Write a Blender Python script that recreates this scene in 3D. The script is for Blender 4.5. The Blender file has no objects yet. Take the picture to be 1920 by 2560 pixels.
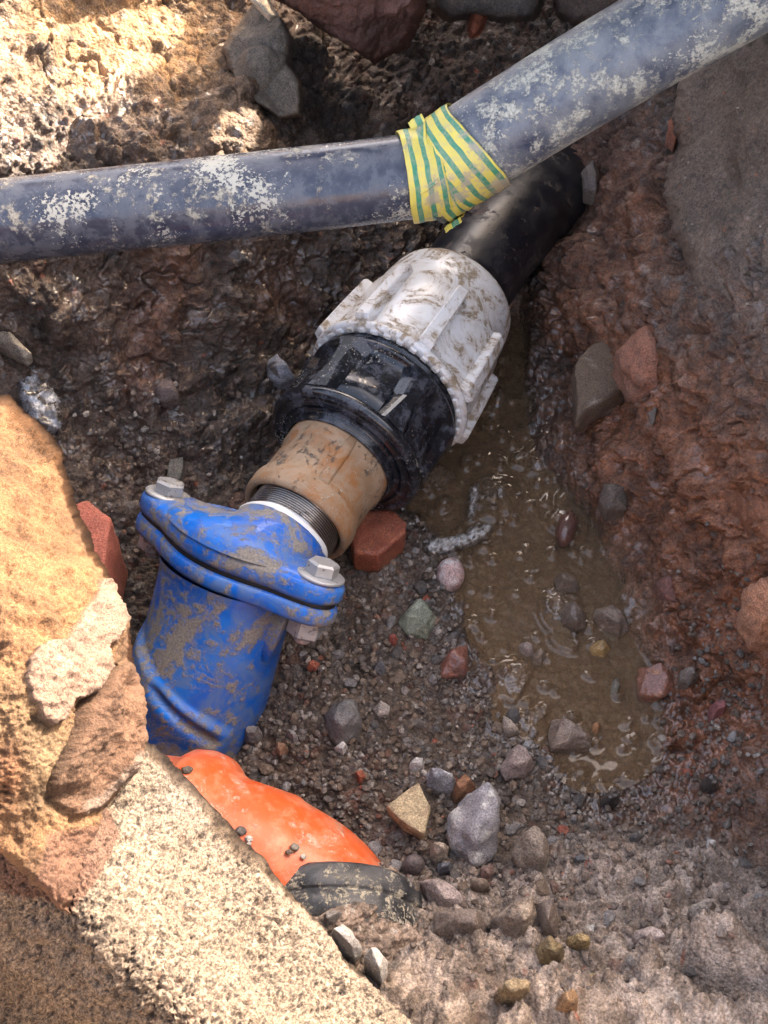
import bpy, bmesh, math, random, time
import numpy as np
from mathutils import Vector, Matrix
from mathutils.geometry import tessellate_polygon
T0 = time.time()
rnd = random.Random(7)
scene = bpy.context.scene

# ------------------------------------------------------------------ camera
PITCH = math.radians(55.0); FPX = 3000.0
CAM = np.array([0.0, -0.459, 0.655])
cam_d = bpy.data.cameras.new("camera"); cam = bpy.data.objects.new("camera", cam_d)
scene.collection.objects.link(cam); scene.camera = cam
cam.location = CAM; cam.rotation_euler = (math.pi/2 - PITCH, 0, 0)
cam_d.sensor_fit = 'VERTICAL'; cam_d.sensor_height = 24.0; cam_d.lens = 24.0*FPX/2560
cam_d.clip_start = 0.01; cam_d.clip_end = 200.0
# ------------------------------------------------------------------ light
SUN_EL, SUN_AZ = math.radians(30), math.radians(45)      # azimuth measured from +x towards +y
SUN = np.array([math.cos(SUN_EL)*math.cos(SUN_AZ), math.cos(SUN_EL)*math.sin(SUN_AZ), math.sin(SUN_EL)])
world = bpy.data.worlds.new("World"); scene.world = world; world.use_nodes = True
wn = world.node_tree.nodes; wl = world.node_tree.links
bg = wn["Background"]; sky = wn.new("ShaderNodeTexSky"); sky.sky_type = 'NISHITA'
sky.sun_disc = False; sky.sun_elevation = SUN_EL; sky.sun_rotation = math.pi/2 - SUN_AZ
sky.air_density = 0.5; sky.dust_density = 5.0; sky.ozone_density = 0.4
sky_tint = wn.new('ShaderNodeMix'); sky_tint.data_type = 'RGBA'; sky_tint.blend_type = 'MULTIPLY'; sky_tint.inputs[0].default_value = 1.0; sky_tint.inputs[7].default_value = (1.0, .895, .745, 1)   # warm tint on the sky, a white balance
wl.new(sky.outputs[0], sky_tint.inputs[6]); wl.new(sky_tint.outputs[2], bg.inputs[0]); bg.inputs[1].default_value = 0.15
sd = bpy.data.lights.new("sun", 'SUN'); sd.energy = 2.0; sd.angle = math.radians(0.55); sd.color = (1.0, 0.89, 0.76)
so = bpy.data.objects.new("sun", sd); scene.collection.objects.link(so)
so.rotation_euler = Vector(SUN).to_track_quat('Z', 'Y').to_euler()
scene.view_settings.view_transform = 'Standard'; scene.view_settings.look = 'None'
scene.view_settings.gamma = 1.0; scene.view_settings.use_curve_mapping = False
scene.view_settings.exposure = 3.75
scene.render.engine = 'CYCLES'
scene.cycles.max_bounces = 8; scene.cycles.diffuse_bounces = 4

# ------------------------------------------------------------------ projection helpers
CR = np.array([1.0, 0, 0]); CU = np.array([0, math.sin(PITCH), math.cos(PITCH)]); CD = np.array([0, math.cos(PITCH), -math.sin(PITCH)])
def ray(u, v):
    u = np.asarray(u, float); v = np.asarray(v, float)
    return CD + ((u-960)/FPX)[..., None]*CR + ((1280-v)/FPX)[..., None]*CU
def at_depth(u, v, d):
    return CAM + np.asarray(d, float)[..., None]*ray(u, v)
def at_z(u, v, z):
    r = ray(u, v); return CAM + ((CAM[2]-np.asarray(z, float))/(-r[..., 2]))[..., None]*r
def proj(p):
    q = np.asarray(p, float)-CAM; d = q@CD
    return 960+FPX*(q@CR)/d, 1280-FPX*(q@CU)/d, d

# ------------------------------------------------------------------ noise
def _h(ix, iy, iz, seed):
    h = (ix.astype(np.uint32)*np.uint32(374761393) + iy.astype(np.uint32)*np.uint32(668265263) + iz.astype(np.uint32)*np.uint32(2147483647) + np.uint32((seed*1274126177) & 0xffffffff))
    h ^= h >> np.uint32(13); h *= np.uint32(1274126177); h ^= h >> np.uint32(16); h *= np.uint32(2246822519); h ^= h >> np.uint32(15)
    return h
def _hf(h): return (h & np.uint32(0xffffff)).astype(np.float32)/np.float32(16777216.0)
def vnoise(P, seed=0):
    P = np.asarray(P, np.float32); F = np.floor(P); I = F.astype(np.int64) & 0xffffffff
    f = P-F; w = f*f*f*(f*(f*6-15)+10)
    ix, iy, iz = I[..., 0], I[..., 1], I[..., 2]; out = 0
    for a in (0, 1):
        wx = w[..., 0] if a else 1-w[..., 0]
        for b in (0, 1):
            wy = w[..., 1] if b else 1-w[..., 1]
            for c in (0, 1):
                wz = w[..., 2] if c else 1-w[..., 2]
                h = _h(ix+a, iy+b, iz+c, seed)
                gx = _hf(h)*2-1; gy = _hf(h*np.uint32(2654435761) >> np.uint32(3))*2-1; gz = _hf((h*np.uint32(40503)) ^ (h >> np.uint32(5)))*2-1
                out = out + wx*wy*wz*(gx*(f[..., 0]-a)+gy*(f[..., 1]-b)+gz*(f[..., 2]-c))
    return out*1.6
def fbm(P, octs=4, seed=0, gain=0.5, lac=2.03, ridge=False):
    P = np.asarray(P, np.float32); s = 0; a = 1.0; n = 0
    for o in range(octs):
        v = vnoise(P, seed+o*17)
        if ridge: v = 1-2*np.abs(v)
        s = s + a*v; n += a; a *= gain; P = P*lac+3.7
    return s/n
def worley(P, seed=0):
    """distance to nearest cell point and that cell's hash"""
    P = np.asarray(P, np.float32); F = np.floor(P); I = F.astype(np.int64); f = P-F
    best = np.full(P.shape[:-1], 9.0, np.float32); bh = np.zeros(P.shape[:-1], np.uint32)
    for a in (-1, 0, 1):
        for b in (-1, 0, 1):
            for c in (-1, 0, 1):
                h = _h((I[..., 0]+a) & 0xffffffff, (I[..., 1]+b) & 0xffffffff, (I[..., 2]+c) & 0xffffffff, seed)
                ox = _hf(h); oy = _hf(h*np.uint32(2654435761) >> np.uint32(3)); oz = _hf((h*np.uint32(40503)) ^ (h >> np.uint32(5)))
                d = (a+ox-f[..., 0])**2+(b+oy-f[..., 1])**2+(c+oz-f[..., 2])**2
                m = d < best; best = np.where(m, d, best); bh = np.where(m, h, bh)
    return np.sqrt(best), bh
def clods(P, seed):
    """angular clods: domes whose tops are tilted planes; returns height 0..1 and cell hash"""
    P = np.asarray(P, np.float32); F = np.floor(P); I = F.astype(np.int64); f = P-F
    best = np.full(P.shape[:-1], -9.0, np.float32); bh = np.zeros(P.shape[:-1], np.uint32)
    for a in (-1, 0, 1):
        for b in (-1, 0, 1):
            for c in (-1, 0, 1):
                h = _h((I[..., 0]+a) & 0xffffffff, (I[..., 1]+b) & 0xffffffff, (I[..., 2]+c) & 0xffffffff, seed)
                r1 = _hf(h); r2 = _hf(h*np.uint32(2654435761) >> np.uint32(3)); r3 = _hf((h*np.uint32(40503)) ^ (h >> np.uint32(5)))
                dx = a+r1-f[..., 0]; dy = b+r2-f[..., 1]; dz_ = c+r3-f[..., 2]; d = np.sqrt(dx*dx+dy*dy+dz_*dz_)
                k = .62+.35*r2-d*1.5+((r2-.5)*dx+(r3-.5)*dy+(r1-.5)*dz_)*1.5
                k = np.minimum(k, .30+.35*r3+((r3-.5)*dx+(r1-.5)*dy+(r2-.5)*dz_)*1.1)
                m = k > best; best = np.where(m, k, best); bh = np.where(m, h, bh)
    return np.clip(best, 0, 1), bh
def sstep(a, b, x):
    t = np.clip((x-a)/(b-a), 0, 1); return t*t*(3-2*t)
def mixc(c, col, m): return c*(1-m[..., None]) + np.asarray(col, np.float32)*m[..., None]

# ------------------------------------------------------------------ scene helpers
def mesh_from(name, V, Fq, mat=None, col=None, wet=None, smooth=True, extra=None):
    me = bpy.data.meshes.new(name); V = np.asarray(V, np.float32).reshape(-1, 3)
    if isinstance(Fq, np.ndarray):
        n, k = Fq.shape
        me.vertices.add(len(V)); me.vertices.foreach_set('co', V.ravel())
        me.loops.add(n*k); me.loops.foreach_set('vertex_index', Fq.astype(np.int32).ravel())
        me.polygons.add(n); me.polygons.foreach_set('loop_start', np.arange(0, n*k, k, dtype=np.int32))
        me.update(calc_edges=True)
    else:
        me.from_pydata([tuple(map(float, v)) for v in V], [], [tuple(f) for f in Fq])
    me.polygons.foreach_set('use_smooth', np.full(len(me.polygons), smooth))
    if col is not None:
        a = me.attributes.new('Col', 'FLOAT_COLOR', 'POINT'); c4 = np.ones((len(V), 4), np.float32); c4[:, :3] = np.asarray(col).reshape(-1, 3); a.data.foreach_set('color', c4.ravel())
    if wet is not None:
        a = me.attributes.new('Wet', 'FLOAT', 'POINT'); a.data.foreach_set('value', np.asarray(wet, np.float32).ravel())
    if extra:
        for k_, arr in extra.items():
            a = me.attributes.new(k_, 'FLOAT', 'POINT'); a.data.foreach_set('value', np.asarray(arr, np.float32).ravel())
    if mat: me.materials.append(mat)
    return me
def link(name, me, parent=None, loc=None):
    o = bpy.data.objects.new(name, me); scene.collection.objects.link(o)
    if parent is not None:
        o.parent = parent
    if loc is not None: o.location = loc
    return o
def tag(o, label=None, cat=None, group=None, kind=None):
    for k, v in (('label', label), ('category', cat), ('group', group), ('kind', kind)):
        if v: o[k] = v
    return o
def thing(name, label, cat, loc, group=None):
    return tag(link(name, None, None, Vector(loc)), label, cat, group)
def absloc(o):
    p = Vector(o.location)
    while o.parent: o = o.parent; p = p + Vector(o.location)
    return p
def part(name, V, F, mat, parent, smooth=True, **kw):
    """V in world coordinates; the child sits at its parent's origin"""
    V = np.asarray(V, float).reshape(-1, 3) - np.array(absloc(parent))
    me = mesh_from(name, V, F, mat, smooth=smooth, **kw)
    return link(name, me, parent)
def solo(name, V, F, mat, label, cat, group=None, kind=None, smooth=True, origin=None, **kw):
    V = np.asarray(V, float).reshape(-1, 3)
    if origin is None:
        origin = np.array([V[:, 0].mean(), V[:, 1].mean(), V[:, 2].min()])
    me = mesh_from(name, V-np.array(origin), F, mat, smooth=smooth, **kw)
    return tag(link(name, me, None, Vector(origin)), label, cat, group, kind)
def grid_faces(nr, nc, wrap=False):
    r, c = np.meshgrid(np.arange(nr-1), np.arange(nc if wrap else nc-1), indexing='ij')
    c2 = (c+1) % nc
    return np.stack([r*nc+c, r*nc+c2, (r+1)*nc+c2, (r+1)*nc+c], -1).reshape(-1, 4)
def frame(axis, up=(0, 0, 1)):
    a = np.array(axis, float); a /= np.linalg.norm(a); x = np.cross(up, a); x /= np.linalg.norm(x); y = np.cross(a, x)
    return a, x, y          # y points as far up as it can
def lathe(O, axis, prof, seg=72, rad=None, up=(0, 0, 1)):
    """profile [(t, r)] swept round the axis. rad(theta, t, r) may change the radius"""
    a, x, y = frame(axis, up); th = np.linspace(0, 2*math.pi, seg, endpoint=False)
    prof = np.array(prof, float); t = prof[:, 0][:, None]; r = prof[:, 1][:, None]+0*th[None]
    if rad is not None: r = rad(th[None], t+0*r, r)
    V = np.asarray(O)[None, None] + t[..., None]*a + r[..., None]*(np.cos(th)[None, :, None]*x + np.sin(th)[None, :, None]*y)
    F = grid_faces(len(prof), seg, True)
    return V.reshape(-1, 3), F
def join(parts):
    Vs, Fs, n = [], [], 0
    for V, F in parts:
        V = np.asarray(V, float).reshape(-1, 3); Vs.append(V)
        Fs += [tuple(int(i)+n for i in f) for f in F]; n += len(V)
    return np.concatenate(Vs), Fs
def boxed(O, ax, ay, az, sx, sy, sz, taper=1.0, bev=0.12):
    """box whose axes are ax, ay, az, half sizes sx, sy, sz, cut corners; base at -az"""
    O = np.asarray(O, float); V = []
    b = bev*min(sx, sy, sz)*2
    for k, (z, g) in enumerate(((-sz, 0), (sz-b, 0), (sz, b))):
        q = 1 if k == 0 else taper
        X, Y = sx*q-g, sy*q-g; c = b*0.6
        for (px, py) in ((X, Y-c), (X-c, Y), (-X+c, Y), (-X, Y-c), (-X, -Y+c), (-X+c, -Y), (X-c, -Y), (X, -Y+c)):
            V.append(O+ax*px+ay*py+az*z)
    F = [tuple(range(7, -1, -1)), tuple(range(16, 24))]
    for k in range(2):
        for i in range(8):
            j = (i+1) % 8; F.append((k*8+i, k*8+j, k*8+8+j, k*8+8+i))
    return np.array(V), F
def tube(pts, radii, seg=48, caps=True, up=(0, 0, 1)):
    pts = np.array(pts, float); n = len(pts); tan = np.gradient(pts, axis=0); tan /= np.linalg.norm(tan, axis=1)[:, None]
    x = np.cross(up, tan[0]); x /= np.linalg.norm(x); V = []; th = np.linspace(0, 2*math.pi, seg, endpoint=False)
    for i in range(n):
        x = x - tan[i]*np.dot(x, tan[i]); x /= np.linalg.norm(x); y = np.cross(tan[i], x)
        V.append(pts[i] + radii[i]*(np.cos(th)[:, None]*x+np.sin(th)[:, None]*y))
    V = np.concatenate(V); F = [tuple(f) for f in grid_faces(n, seg, True)]
    if caps: F += [tuple(range(seg)), tuple(range(n*seg-1, (n-1)*seg-1, -1))]
    return V, F
def spline(ctrl, n):
    c = np.array(ctrl, float); c = np.concatenate([[2*c[0]-c[1]], c, [2*c[-1]-c[-2]]]); out = []
    m = len(c)-3
    for s in np.linspace(0, m-1e-6, n):
        i = int(s); t = s-i; p0, p1, p2, p3 = c[i:i+4]
        out.append(.5*((2*p1)+(-p0+p2)*t+(2*p0-5*p1+4*p2-p3)*t*t+(-p0+3*p1-3*p2+p3)*t**3))
    return np.array(out)

# ------------------------------------------------------------------ materials
def newmat(name):
    m = bpy.data.materials.new(name); m.use_nodes = True; nt = m.node_tree
    return m, nt, nt.nodes["Principled BSDF"]
def N(nt, t, **kw):
    n = nt.nodes.new(t)
    for k, v in kw.items():
        if isinstance(v, (int, float, str, bool)) and not k.startswith('i_'): setattr(n, k, v)
    return n
def noise(nt, co, scale, detail=6, rough=0.6, dist=0.0):
    n = nt.nodes.new('ShaderNodeTexNoise'); n.inputs['Scale'].default_value = scale; n.inputs['Detail'].default_value = detail
    n.inputs['Roughness'].default_value = rough; n.inputs['Distortion'].default_value = dist
    if co is not None: nt.links.new(co, n.inputs['Vector'])
    return n.outputs['Fac']
def ramp(nt, fac, a, b, va=0.0, vb=1.0):
    n = nt.nodes.new('ShaderNodeMapRange'); n.interpolation_type = 'SMOOTHSTEP'
    for i, v in ((1, a), (2, b), (3, va), (4, vb)): n.inputs[i].default_value = v
    nt.links.new(fac, n.inputs[0]); return n.outputs[0]
def math_(nt, op, a, b=None):
    n = nt.nodes.new('ShaderNodeMath'); n.operation = op
    for i, v in enumerate((a, b)):
        if v is None: continue
        if isinstance(v, (int, float)): n.inputs[i].default_value = v
        else: nt.links.new(v, n.inputs[i])
    return n.outputs[0]
def mix(nt, fac, a, b, blend='MIX'):
    n = nt.nodes.new('ShaderNodeMix'); n.data_type = 'RGBA'; n.blend_type = blend
    for i, v in ((0, fac), (6, a), (7, b)):
        if isinstance(v, (int, float)): n.inputs[i].default_value = v
        elif isinstance(v, tuple): n.inputs[i].default_value = (*v, 1)
        else: nt.links.new(v, n.inputs[i])
    return n.outputs[2]
def bump(nt, h, strength, dist, prev=None):
    n = nt.nodes.new('ShaderNodeBump'); n.inputs['Strength'].default_value = strength; n.inputs['Distance'].default_value = dist
    nt.links.new(h, n.inputs['Height'])
    if prev: nt.links.new(prev, n.inputs['Normal'])
    return n.outputs[0]
def coords(nt): return nt.nodes.new('ShaderNodeTexCoord').outputs['Object']
def stretch(nt, co, sx, sy, sz, rot=(0, 0, 0)):
    n = nt.nodes.new('ShaderNodeMapping'); n.inputs['Scale'].default_value = (sx, sy, sz); n.inputs['Rotation'].default_value = rot
    nt.links.new(co, n.inputs['Vector']); return n.outputs[0]
def earth_mat(name, fine=900.0, amp=0.0006, spec=0.5, contrast=0.45, crumb=.8):
    """colour and wetness come from the mesh; grain and fine relief from noise"""
    m, nt, b = newmat(name); co = coords(nt)
    a = nt.nodes.new('ShaderNodeAttribute'); a.attribute_name = 'Col'
    w = nt.nodes.new('ShaderNodeAttribute'); w.attribute_name = 'Wet'
    n1 = noise(nt, co, fine, 5, 0.7); n2 = noise(nt, co, fine*0.28, 4, 0.65)
    f = ramp(nt, n1, 0.3, 0.72, 1-contrast, 1+contrast)
    comb = nt.nodes.new('ShaderNodeCombineColor')
    for i in range(3): nt.links.new(f, comb.inputs[i])
    nt.links.new(mix(nt, 1.0, a.outputs['Color'], comb.outputs[0], 'MULTIPLY'), b.inputs['Base Color'])
    dry = ramp(nt, n2, 0.35, 0.7, 0.0, 0.22)
    nt.links.new(math_(nt, 'SUBTRACT', 0.92, math_(nt, 'MULTIPLY', w.outputs['Fac'], math_(nt, 'SUBTRACT', 0.78, dry))), b.inputs['Roughness'])
    b.inputs['Specular IOR Level'].default_value = spec
    nt.links.new(ramp(nt, w.outputs['Fac'], .45, .95, 0, 1), b.inputs['Coat Weight']); b.inputs['Coat Roughness'].default_value = .13; b.inputs['Coat IOR'].default_value = 1.6
    vo = nt.nodes.new('ShaderNodeTexVoronoi'); vo.inputs['Scale'].default_value = fine*.55; vo.inputs['Randomness'].default_value = 1
    wv = nt.nodes.new('ShaderNodeMix'); wv.data_type = 'RGBA'; wv.inputs[0].default_value = .0012; nt.links.new(co, wv.inputs[6])
    nn = nt.nodes.new('ShaderNodeTexNoise'); nn.inputs['Scale'].default_value = fine*.6; nt.links.new(co, nn.inputs['Vector']); nt.links.new(nn.outputs['Color'], wv.inputs[7]); nt.links.new(wv.outputs[2], vo.inputs['Vector'])
    h = math_(nt, 'ADD', n1, math_(nt, 'ADD', math_(nt, 'MULTIPLY', n2, 1.6), math_(nt, 'MULTIPLY', vo.outputs['Distance'], -crumb)))
    nt.links.new(bump(nt, h, 0.9, amp), b.inputs['Normal'])
    return m
M = {}
M['earth'] = earth_mat('wet earth', 800, .0009, .5, .55, 1.2)
M['rock'] = earth_mat('rock', 1000, 0.0006, 0.5, 0.5, .6)
M['sandstone'] = earth_mat('sandstone', 1500, 0.0005, 0.3, 0.6, .5)
M['concrete'] = earth_mat('coarse concrete', 1100, 0.0008, 0.3, 0.75, .8)

def dirty(name, base, rough, dirt, cover, scale, dirt2=None, cover2=0.6, scale2=60, spec=0.5, metal=0.0, bmp=0.0002, streak=None, speck=0.0, base2=None, swirl=.3, soft=.03, fsoft=.11):
    """coated surface with dried mud on it: thin film, patches and flecks"""
    m, nt, b = newmat(name); co = coords(nt)
    c2 = stretch(nt, co, *streak) if streak else co
    p = noise(nt, c2, scale, 9, 0.70, swirl); q = noise(nt, co, scale*7, 6, 0.75)
    s = math_(nt, 'ADD', math_(nt, 'MULTIPLY', p, 0.62), math_(nt, 'MULTIPLY', q, 0.38))
    mask = ramp(nt, s, cover-soft, cover+soft)
    c = base
    if base2: c = mix(nt, ramp(nt, noise(nt, co, scale*0.7, 6, .7), 0.42, 0.58), base, base2)
    if dirt2:
        film = ramp(nt, noise(nt, c2, scale2, 10, 0.72, swirl), cover2-fsoft, cover2+fsoft, 0.0, 0.8)
        c = mix(nt, film, c, dirt2)
    grain = ramp(nt, noise(nt, co, 900, 4, 0.7), 0.3, 0.7, 0.65, 1.3)
    comb = nt.nodes.new('ShaderNodeCombineColor')
    for i in range(3): nt.links.new(grain, comb.inputs[i])
    dc = mix(nt, 1.0, dirt, comb.outputs[0], 'MULTIPLY')
    c = mix(nt, mask, c, dc)
    rr = ramp(nt, mask, 0, 1, rough, 0.9)
    if dirt2: rr = math_(nt, 'MAXIMUM', rr, math_(nt, 'MULTIPLY', film, 0.75))
    if speck:
        fl = math_(nt, 'ADD', noise(nt, co, 560, 4, .65), math_(nt, 'MULTIPLY', math_(nt, 'SUBTRACT', noise(nt, co, 24, 4, .6), .5), 1.1*speck))
        sp = ramp(nt, fl, .655, .69)
        c = mix(nt, sp, c, (0.46, 0.43, 0.35)); rr = math_(nt, 'MAXIMUM', rr, math_(nt, 'MULTIPLY', sp, 0.9))
        mask = math_(nt, 'MAXIMUM', mask, sp)
    nt.links.new(c, b.inputs['Base Color']); nt.links.new(rr, b.inputs['Roughness'])
    b.inputs['Metallic'].default_value = metal; b.inputs['Specular IOR Level'].default_value = spec
    h = math_(nt, 'ADD', math_(nt, 'MULTIPLY', mask, 1.0), math_(nt, 'MULTIPLY', q, 0.5))
    nt.links.new(bump(nt, h, 0.8, bmp), b.inputs['Normal'])
    return m
# openings in the unseen cover sheet, shaped for sun patches and puddle reflections
OPENING = [[(1.2,-.14),(.56,-.06),(.44,-.04),(.34,-.018),(.25,.0),(.17,.025),(.11,.052),(.05,.09),(-.02,.15),(-.1,.23),(-.2,.26),(-1.5,.3),(-1.5,-1.6),(1.2,-1.6)],
           [(-.8,.40),(.05,.408),(.10,.442),(.125,.462),(.138,.49),(.149,.515),(.165,.55),(.192,.603),(.215,.66),(.235,.9),(-.8,.9)],
           [(.203,.490),(.212,.53),(.219,.552),(.232,.572),(.236,.583),(.247,.592),(.262,.596),(.28,.58),(.282,.556),(.25,.51),(.225,.485)]]
# ================================================================== THE GROUND
def rbf(anchors):
    A = np.array(anchors, float); X = A[:, :2]/1000.0; n = len(A)
    def phi(r): return np.where(r > 1e-9, r*r*np.log(np.maximum(r, 1e-9)), 0)
    K = phi(np.linalg.norm(X[:, None]-X[None], axis=-1)) + np.eye(n)*0.02
    Pm = np.concatenate([np.ones((n, 1)), X], 1)
    L = np.block([[K, Pm], [Pm.T, np.zeros((3, 3))]])
    w = np.linalg.solve(L, np.concatenate([A[:, 2], np.zeros(3)]))
    def f(u, v):
        sh = np.shape(u); q = np.stack([np.ravel(u), np.ravel(v)], -1)/1000.0; o = np.zeros(len(q))
        for i in range(n): o += w[i]*phi(np.linalg.norm(q-X[i], axis=1))
        return (o + w[n] + q@w[n+1:]).reshape(sh)
    return f
def dz(u, v, z): return float((CAM[2]-z)/(-ray(u, v)[..., 2]))
# (photo x, photo y, height above the puddle) of points on the walls and floor of the hole
ZA = [(-400,-200,.29),(-300,300,.25),(0,0,.198),(250,60,.170),(490,0,.142),(480,90,.146),(0,250,.190),(300,300,.160),(400,190,.153),(0,480,.168),(300,460,.146),(560,330,.15),(300,560,.13),(0,720,.125),(640,560,.10),
      (250,800,.095),(500,780,.075),(0,950,.09),(200,1000,.06),(620,960,.035),(420,1150,.03),(100,1200,.06),(350,1350,.02),(200,1500,.02),
      (700,150,.13),(650,420,.13),(850,250,.08),(950,450,.07),(1100,150,.05),(1350,120,.06),(1300,330,.03),(1200,480,.01),
      (850,650,.05),(760,820,.02),(1350,620,.035),(1330,800,.008),(1600,300,.10),(1500,450,.075),(1450,650,.060),(1470,800,.040),(1420,950,.018),(1400,1120,.008),
      (1640,500,.118),(1630,750,.100),(1580,950,.062),(1540,1100,.035),(1700,900,.13),(1800,1050,.13),(1900,1000,.17),(1650,1250,.045),(1550,1350,.014),(1750,1400,.055),(1900,1300,.11),
      (1900,1550,.06),(1720,1600,.018),(1900,1800,.03),(1600,1800,.004),(1880,2050,.018),
      (1000,1000,.0),(1150,1050,-.004),(1200,1250,-.004),(1350,1400,-.006),(1350,1600,-.006),(1200,1500,-.001),(1450,1750,-.003),(1500,1950,-.002),(1700,2000,.004),
      (1250,850,-.002),(1050,1350,.003),(900,1300,.006),(950,1550,.012),(800,1600,.010),(1000,1800,.012),(1200,1800,.006),(750,1850,.014),(620,1900,.008),(480,1870,-.012),(450,1950,.0),(560,1780,.002),
      (950,2050,.018),(1250,2050,.014),(1110,2260,.026),(950,2180,.012),(1050,2220,.016),(800,2150,-.015),(860,2235,.010),(1400,2250,.034),(1650,2200,.030),(1850,2250,.045),(900,2360,.050),(800,2310,.030),(1060,2320,.036),(1200,2450,.07),(1550,2450,.075),(1850,2450,.085),
      (800,2560,.08),(1300,2700,.11),(1900,2700,.13),(500,2300,.0),(300,2100,.0),(200,1800,.03),(0,1700,.06),(0,2400,.10)]
# outside the frame: (photo x, photo y, distance along the view)
DA = [(-600,400,dz(-600,400,.24)),(-1500,500,dz(-1500,500,.33)),(-1500,1500,dz(-1500,1500,.30)),(-700,1300,dz(-700,1300,.2)),(-3000,1000,dz(-3000,1000,.36)),
      (-3000,3500,dz(-3000,3500,.36)),(-800,2500,dz(-800,2500,.2)),(-900,4200,dz(-900,4200,.36)),(1000,3300,dz(1000,3300,.24)),(1000,4200,dz(1000,4200,.36)),(3000,4200,dz(3000,4200,.36)),(2400,3000,dz(2400,3000,.2)),
      (2350,1500,dz(2350,1500,.22)),(2300,700,dz(2300,700,.28)),(2900,1500,dz(2900,1500,.36)),(3800,1500,dz(3800,1500,.41)),(3800,3500,dz(3800,3500,.40)),(2500,2300,dz(2500,2300,.2)),
      (2300,0,.78),(3800,0,.80),(1100,-300,1.0),(1700,-400,.92),(600,-500,.85),(0,-500,.80),(-600,-500,.78),(-3000,-500,.72),(1000,-1400,1.05),(2300,-1400,1.05),(-500,-1400,.95),(-3000,-1400,.9),(3800,-1400,1.05),
      (0,-300,.775),(400,-300,.79)]
base_depth = rbf([(u, v, dz(u, v, z)) for u, v, z in ZA] + DA)
def axis_coords(lo, a, b, hi, step, nout_a, nout_b):
    inner = np.arange(a, b+step, step)
    ta = np.linspace(0, 1, nout_a+1)[1:]; tb = np.linspace(0, 1, nout_b+1)[1:]
    def grow(t, span, n): k = step*n/span; return (k*t+(1-k)*t**3)*span
    return np.concatenate([(a-grow(ta, a-lo, nout_a))[::-1], inner, inner[-1]+grow(tb, hi-inner[-1], nout_b)])
GU = axis_coords(-3000, -25, 1945, 3800, 3.05, 42, 42)
GV = axis_coords(-1450, -25, 2585, 4200, 3.05, 42, 42)
UU, VV = np.meshgrid(GU, GV)
cu = np.linspace(-3000, 3800, 240); cv = np.linspace(-1450, 4200, 240)
CUg, CVg = np.meshgrid(cu, cv); Dc = base_depth(CUg, CVg)
def bilin(tab, xs, ys, U, V):
    fx = np.clip((np.asarray(U, float)-xs[0])/(xs[1]-xs[0]), 0, len(xs)-1.001); fy = np.clip((np.asarray(V, float)-ys[0])/(ys[1]-ys[0]), 0, len(ys)-1.001)
    i = fx.astype(int); j = fy.astype(int); a = fx-i; b = fy-j
    return (tab[j, i]*(1-a)*(1-b)+tab[j, i+1]*a*(1-b)+tab[j+1, i]*(1-a)*b+tab[j+1, i+1]*a*b)
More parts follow.
